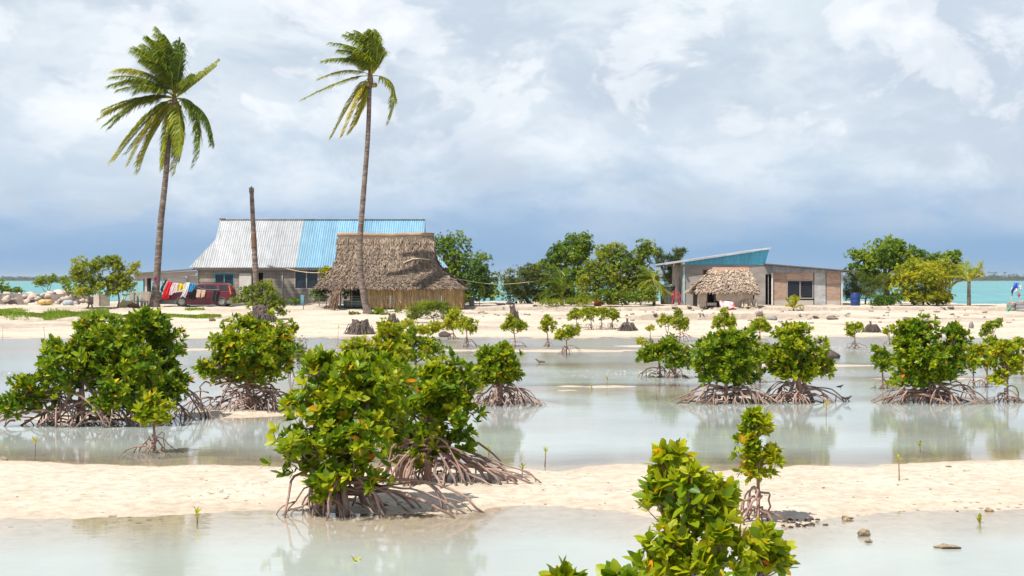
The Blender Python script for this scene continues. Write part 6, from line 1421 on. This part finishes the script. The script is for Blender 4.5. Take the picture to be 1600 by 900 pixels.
    # old tyres / concrete rings
    for k, (u0, u1, v0, v1, Y, lab) in enumerate(((1573, 1588, 474, 488, 91.6, 'smaller stack of grey rubble-filled tyres beside the flag stick'), (1588, 1615, 472, 490, 90.8, 'larger grey ring full of rubble cut by the right edge of the photo'))):
        c = P((u0 + u1) / 2, v1, Y); c[2] = gz(c[0], Y) - .02; s = Y / F; r = (u1 - u0) / 2 * s; h = (v1 - v0) * s
        t = thing('rubble_ring', c, lab, 'ring', 'grey rings on the right-hand beach')
        n_ = 3 if k else 2; prof = []
        for i in range(n_):
            z = h * .8 * i / n_; dz = h * .8 / n_; prof += [(r * .95, z), (r, z + dz * .2), (r, z + dz * .8), (r * .95, z + dz * .98)]
        m = MB(); m.lathe(c, prof, 26); m.build('ring', simple('grey_rubber', (.34, .34, .35), (.12, .12, .125), 2.2, .8, (.5, .5, 5)), t)
        m = MB()
        for i in range(22): an = R.uniform(0, 6.28); q = r * .8 * R.random() ** .5; blob(m, c + np.array([q * math.cos(an), q * math.sin(an), h * .82]), (.12, .12, .09), i, 1, .5)
        m.build('rubble', simple('brown_rubble', (.48, .36, .27), (.25, .18, .13), 4, .9), t)
right_things()

# ------------------------------------------------------------------ stumps, roots, rocks, debris
def stump(name, label, u, v, w, h, topw, kind='fibre', lean=0, group=None, Y=None):
    Y = Y or groundY(u, v); g = gz(X_(u, Y), Y)
    s = Y / F; c = np.array([X_(u, Y), Y, g]); t = thing(name, c, label, 'stump', group or 'old palm stumps on the sand')
    n = 26; V = []; K = 9
    for j in range(K):
        q = j / (K - 1); rad = (topw + (w - topw) * (1 - q) ** (1.7 if kind == 'fibre' else 3.2)) / 2 * s
        for i in range(n):
            a = 2 * PI * i / n; k = 1 + .16 * math.sin(i * 2.4 + j * .2) * (1 - q) + .12 * R.uniform(-1, 1)
            V.append((c[0] + lean * s * q + rad * k * math.cos(a), c[1] + rad * k * .85 * math.sin(a), c[2] - .04 + (h * s + .04) * q + (R.uniform(-.12, .10) * h * s if j == K - 1 else 0)))
    V.append((c[0] + lean * s, c[1], c[2] + h * s * .86)); m = MB()
    m.add(V, [(j * n + i, j * n + (i + 1) % n, (j + 1) * n + (i + 1) % n, (j + 1) * n + i) for j in range(K - 1) for i in range(n)] + [((K - 1) * n + i, (K - 1) * n + (i + 1) % n, K * n) for i in range(n)])
    m.build('stump', simple('stump_wood', (.15, .115, .10), (.055, .043, .038), 9, .95, (1.2, 1.2, .35), .9, 26), t)
    # skirt of wiry rootlets: one brush of fibres round the foot
    m = MB()
    for i in range(70 if kind == 'fibre' else 110):
        a = R.uniform(0, 6.28); r0 = (topw * .5 + (w - topw) * .5 * R.uniform(.1, .6)) * s; r1 = w * .5 * s * R.uniform(.85, 1.35); z0 = h * s * R.uniform(.2, .75)
        p0 = c + np.array([r0 * math.cos(a), r0 * math.sin(a) * .85, z0]); p2 = c + np.array([r1 * math.cos(a + R.uniform(-.15, .15)), r1 * math.sin(a) * .85, -.02]); p2[2] = gz(p2[0], p2[1]) - .01
        p1 = (p0 + p2) / 2 + np.array([.06 * math.cos(a), .06 * math.sin(a), .06]); m.tube(bez(p0, p1, p2, 5), [.018, .016, .014, .012, .01], 4, False)
    m.build('root_fringe', simple('stump_roots', (.16, .125, .108), (.07, .055, .05), 7, .95), t)
    return t
stump('palm_stump', 'widest low dark stump with frayed roots on the sand left of the slimmer palm', 563, 522, 42, 22, 24)
stump('palm_stump', 'small rounded brown stump right of the widest one', 614, 514, 22, 23, 10, lean=-1)
stump('palm_stump', 'tall narrow broken stump at the far shore, middle', 804, 508, 14, 31, 8, lean=-4)
stump('palm_stump', 'dark pointed stump with spread roots right of the row of four small mangroves', 981, 517, 26, 19, 3, 'roots', lean=-1)
stump('palm_stump', 'grey stump with wiry spread roots on the right-hand shore', 1362, 519, 24, 17, 3, 'roots', lean=-2)
stump('palm_stump', 'large dark uprooted stump under the leaning shrub', 408, 504, 46, 26, 26, 'roots')
def rock(name, label, u, v, rx, rz, mat, cat='rock', group=None, seed=0, rough=.5, lv=None):
    Y = groundY(u, v); g = max(gz(X_(u, Y), Y), 0)
    s = Y / F; m = MB(); blob(m, (X_(u, Y), Y, g + rz * s * .45), (rx * s, rx * s * .8, rz * s * .9), seed, 3 if v > 700 else 2, rough)
    setp(m.build(name, mat), label, cat, group)
dk = simple('dark_root_clump', (.11, .085, .075), (.05, .04, .035), 8, .95, bump=1.0, bscale=30)
cor = simple('tan_coral', (.40, .30, .19), (.17, .13, .09), 9, .9, bump=.8, bscale=30)
rock('root_clump', 'dark spiky root clump lying in the water right of the bird mangrove', 1298, 560, 13, 9, dk, 'root clump', seed=3, rough=.35)
rock('root_clump', 'dark mat of roots on the shore left of the pale far mangrove', 694, 526, 10, 6, dk, 'root clump', seed=5)
for lab, u, v, a, b, sd in (('upper of two brown coral lumps in the near water at the right', 1350, 838, 9, 8, 1), ('lower of two brown coral lumps in the near water at the right', 1356, 849, 7, 4, 2), ('flat knobbly coral lump in the near water, lone one at the right', 1479, 857, 16, 5, 4),
                            ('small brown coral crumb at the water edge, far right', 1546, 800, 6, 4, 6), ('small brown crust on the muddy edge right of the young upright mangrove', 1323, 813, 9, 4, 7), ('small dark stone at the left end of the sandbar', 7, 720, 5, 4, 8), ('brown pebble near the top of the sandbar at the right', 1482, 730, 4, 2, 9)):
    rock('coral_lump', lab, u, v, a, b, cor, 'coral lump', 'coral lumps by the near water', sd, .8)
for i in range(26):
    u = 1232 + 70 * R.random() - 20 * R.random(); v = 817 + R.uniform(-4, 8)
    rock('mud_crumb', 'little dark mud crumb at the foot of the young upright mangrove', u, v, R.uniform(1.2, 4), R.uniform(1, 2.4), dk, 'mud crumb', 'dark crumbs in the mud', i, .8)
grayst = simple('grey_stone', (.30, .28, .29), (.18, .17, .18), 5, .9, bump=.5)
rock('boulder', 'upright grey boulder on the right-hand sand', 1517, 513, 4.6, 9, grayst, seed=2)
rock('boulder', 'dark rock beside the green sheet', 1562, 503, 5, 6, simple('dark_stone', (.07, .065, .07), None, 5, .9), seed=4)
rock('dead_brush', 'grey-brown brush heap on the bank below the annexe', 1301, 499, 9, 4, simple('grey_brush', (.24, .19, .16), (.12, .10, .08), 9, .95, bump=1), 'brush', seed=6, rough=.8)
rock('dead_brush', 'grey brush heap on the sand below the round yellow bush', 1419, 501, 10, 4, simple('grey_brush', (.24, .19, .16)), 'brush', seed=7, rough=.8)
rock('boulder', 'pale boulder on the bank below the small hut', 1186, 492, 6, 6, simple('coral_rock', (.56, .47, .41)), seed=9)
rock('boulder', 'dark weathered log end on the bank below the small hut', 1205, 500, 8, 5, grayst, seed=11)
rock('plastic_litter', 'blue-grey plastic bottle on the right-hand sand', 1381, 494, 2.4, 2, plainm('blue_grey_plastic', (.20, .32, .42), .4), 'litter', seed=3, rough=.2)
rock('driftwood', 'dark driftwood block left of the middle trees', 797, 476, 6, 4, simple('dark_stone', (.07, .065, .07)), 'driftwood', seed=3)
rock('driftwood', 'low dark driftwood plank on the sand near the middle trees', 836, 479, 4, 2, simple('dark_stone', (.07, .065, .07)), 'driftwood', seed=5)
rock('driftwood', 'flat dark driftwood at the seaward edge right of the hut', 782, 476, 8, 2, simple('dark_stone', (.07, .065, .07)), 'driftwood', seed=8)
rock('dry_weed', 'small dry brown weed left of the uprooted stump', 331, 502, 5, 4, simple('brown_brush', (.20, .11, .07)), 'weed', seed=5, rough=.9)
rock('dry_weed', 'tiny dry brown weed between the uprooted stump and the grass', 352, 502, 5, 2.4, simple('brown_brush', (.20, .11, .07)), 'weed', seed=6, rough=.9)
gq = np.random.default_rng(14)
for i in range(120):
    u = gq.uniform(980, 1590) if i < 80 else gq.uniform(640, 980); v = gq.uniform(481, 512) if i < 55 else gq.uniform(484, 500)
    rock('coral_stone', 'small pale grey coral stone scattered on the far sandbank', u, v, gq.uniform(1.2, 4.5), gq.uniform(.8, 2.4), simple('bank_stone', (.42, .34, .29), (.22, .175, .15), 6, .95, bump=.5), 'stone', 'coral stones scattered on the far sandbank', i, .7)
gq = np.random.default_rng(15)
for i in range(60):
    u = gq.uniform(0, 1600); v = gq.uniform(735, 800)
    if 430 < u < 880 and v > 760 and gq.random() < .4: continue
    rock('sand_crumb', 'tiny brown crumb of coral or bark on the near sandbar', u, v, gq.uniform(.6, 2.2), gq.uniform(.4, 1.3), cor, 'crumb', 'brown crumbs on the near sandbar', i, .8)

def dry_frond():
    Y = 90.4; t = thing('dry_palm_frond', P(517, 500, Y - .3), 'brown dead palm frond hanging from the left eave of the thatched hut', 'dead frond')
    th = thatchm('dry_frond', (.10, .06, .045), (.26, .17, .13), (.40, .29, .22)); m = MB()
    tp = P(531, 449, Y + .5); bt = P(518, 499, Y - .2); bt[2] = gz(bt[0], bt[1])
    for i in range(110):
        a = tp + rng.normal(0, .10, 3) * [1, 1, .5]; s0 = rng.uniform(0, .45); b = bt + rng.normal(0, .16, 3) * [1.2, 1, 0]; b[2] = gz(b[0], b[1])
        md = (a + b) / 2 + np.array([-.12 + .05 * rng.normal(), -.05, .0]) + rng.normal(0, .06, 3); pts = bez(a, md, b, 9); k0 = int(s0 * 8); k1 = rng.integers(6, 10)
        if k1 - k0 < 3: continue
        m.tube(pts[k0:k1], np.linspace(.022, .008, k1 - k0), 4, False, float(rng.random()))
    m.build('leaflets', th, t)
    m = MB(); m.tube(bez(tp, (tp + bt) / 2 + [-.1, 0, 0], bt, 8), np.linspace(.05, .03, 8), 6); m.build('stalk', barkm(), t)
dry_frond()
def wires():
    m = MB(); m.tube(smooth_line([P(443, 418.5, 96.3), P(465, 423.5, 95), P(485, 426, 94), P(506, 426, 93)], 24), .022, 5); setp(m.build('rope', plainm('pale_rope', (.60, .50, .32), .9)), 'slack pale rope from the block house eave to the thatched hut', 'rope')
    m = MB(); m.tube(smooth_line([P(716, 436, 93), P(750, 442, 95), P(790, 444, 97), P(850, 438, 99)], 24), .02, 5); setp(m.build('rope', plainm('pale_rope', (.60, .50, .32), .9)), 'thin slack line from the thatched hut to the middle trees', 'rope')
    # net fence with thin posts in front of the hut
    Y = 91.0; t = thing('wire_fence', (X_(600, Y), Y, .85), 'low wire fence with thin posts in front of the thatched hut', 'fence')
    pm = plainm('teal_post', (.16, .26, .30), .7)
    for u in (474, 531, 571, 610, 657, 690):
        g = gz(X_(u, Y), Y); m = MB(); m.tube([(X_(u, Y), Y, g - .05), (X_(u, Y), Y, Z_(462, Y))], .025, 6); m.build('post', pm, t)
    m = MB()
    for v in (463, 467, 471, 475): m.tube([(X_(474, Y), Y, Z_(v, Y)), (X_(690, Y), Y, Z_(v, Y))], .0045, 4, False)
    for k in range(110):
        u = 474 + 216 * k / 109; m.tube([(X_(u, Y), Y + .006, Z_(463, Y)), (X_(u, Y), Y + .006, Z_(478, Y))], .003, 3, False)
    m.build('mesh', plainm('wire', (.22, .21, .20), .6), t)
    # blue drum by the block wall
    Y = 95.2; g = gz(X_(474, Y), Y); m = MB(); m.lathe((X_(473, Y), Y, g), [(.13, 0), (.14, .05), (.14, .6), (.12, .64)], 14); setp(m.build('gas_bottle', simple('teal_bottle', (.10, .26, .34), None, 3, .5)), 'slim teal drum standing at the foot of the block wall', 'drum')
    Y = 93; m = MB(); m.box(X_(733, Y), X_(741, Y), Y, Y + .3, gz(X_(737, Y), Y) - .05, Z_(464, Y)); setp(m.build('wooden_box', simple('grey_wood_box', (.16, .17, .17), (.10, .10, .10), 4, .8), bevel=.02), 'dark grey box by the right corner of the thatched hut', 'box')
wires()

def bird(label, u, v, Y, L, face, c, cat='bird', perch=0):
    """body: one lofted mesh from beak to tail; legs are children"""
    o = P(u, v, Y); t = thing('bird', o + [0, 0, -L * .42], label, cat, 'small shore birds')
    f = face; st = [(-.62, .02, .10), (-.42, .06, .10), (-.25, .15, .14), (-.02, .20, .18), (.16, .17, .16), (.27, .11, .13), (.33, .115, .105), (.40, .11, .09), (.46, .06, .05), (.49, .022, .02), (.62, .004, .004)]
    zc = [-.04, -.02, 0, 0, .05, .14, .22, .25, .25, .24, .22]; V = []; n = 10
    for (x, ry, rz), z in zip(st, zc):
        for i in range(n): a = 2 * PI * i / n; V.append(o + np.array([f * x * L, math.cos(a) * ry * L, (z + math.sin(a) * rz) * L]))
    m = MB(); m.add(V, [(j * n + i, j * n + (i + 1) % n, (j + 1) * n + (i + 1) % n, (j + 1) * n + i) for j in range(len(st) - 1) for i in range(n)] + [tuple(range(n)), tuple(range(len(V) - n, len(V)))], True)
    m.build('body', c, t)
    for s in (-1, 1):
        p = o + np.array([f * .02 * L, s * .07 * L, -.14 * L]); m = MB(); m.tube([p, p + [f * .03 * L, 0, -.15 * L], p + [0, 0, -.30 * L]], .02 * L, 5); m.tube([p + [0, 0, -.30 * L], p + [f * .10 * L, 0, -.31 * L]], .012 * L, 4); m.build('leg', plainm('bird_leg', (.25, .16, .05), .7), t)
bc = simple('dark_plumage', (.045, .038, .035), (.025, .02, .02), 20, .7); bw = simple('brown_plumage', (.20, .14, .09), (.10, .075, .05), 20, .7)
bird('tiny brown wader standing in the open shallow water in the middle', 843, 565, Yw(568), .26, -1, bw)
bird('dark bird perched on the higher root of the bird mangrove, right side', 1313, 604, Yw(629) + .1, .13, 1, bc)
bird('dark bird low over the water at the right root ends of the bird mangrove', 1325, 622, Yw(629) - .1, .16, 1, bc)
bird('dark bird on the roots just right of the biggest right-hand mangrove', 1507, 608, Yw(622), .14, -1, bc)

def haze():
    """humid sea air: one even volume round everything"""
    m = bpy.data.materials.new('sea_haze'); m.use_nodes = True; N = m.node_tree.nodes; L = m.node_tree.links; N.remove(N['Principled BSDF'])
    v = N.new('ShaderNodeVolumePrincipled'); v.inputs['Color'].default_value = (.80, .88, .97, 1); v.inputs['Density'].default_value = .00011; v.inputs['Anisotropy'].default_value = .2
    L.new(v.outputs[0], N['Material Output'].inputs['Volume'])
    b = MB(); b.box(-9800, 9800, -200, 9400, -4.2, 30); o = b.build('haze', m); setp(o, kind='stuff')
haze()
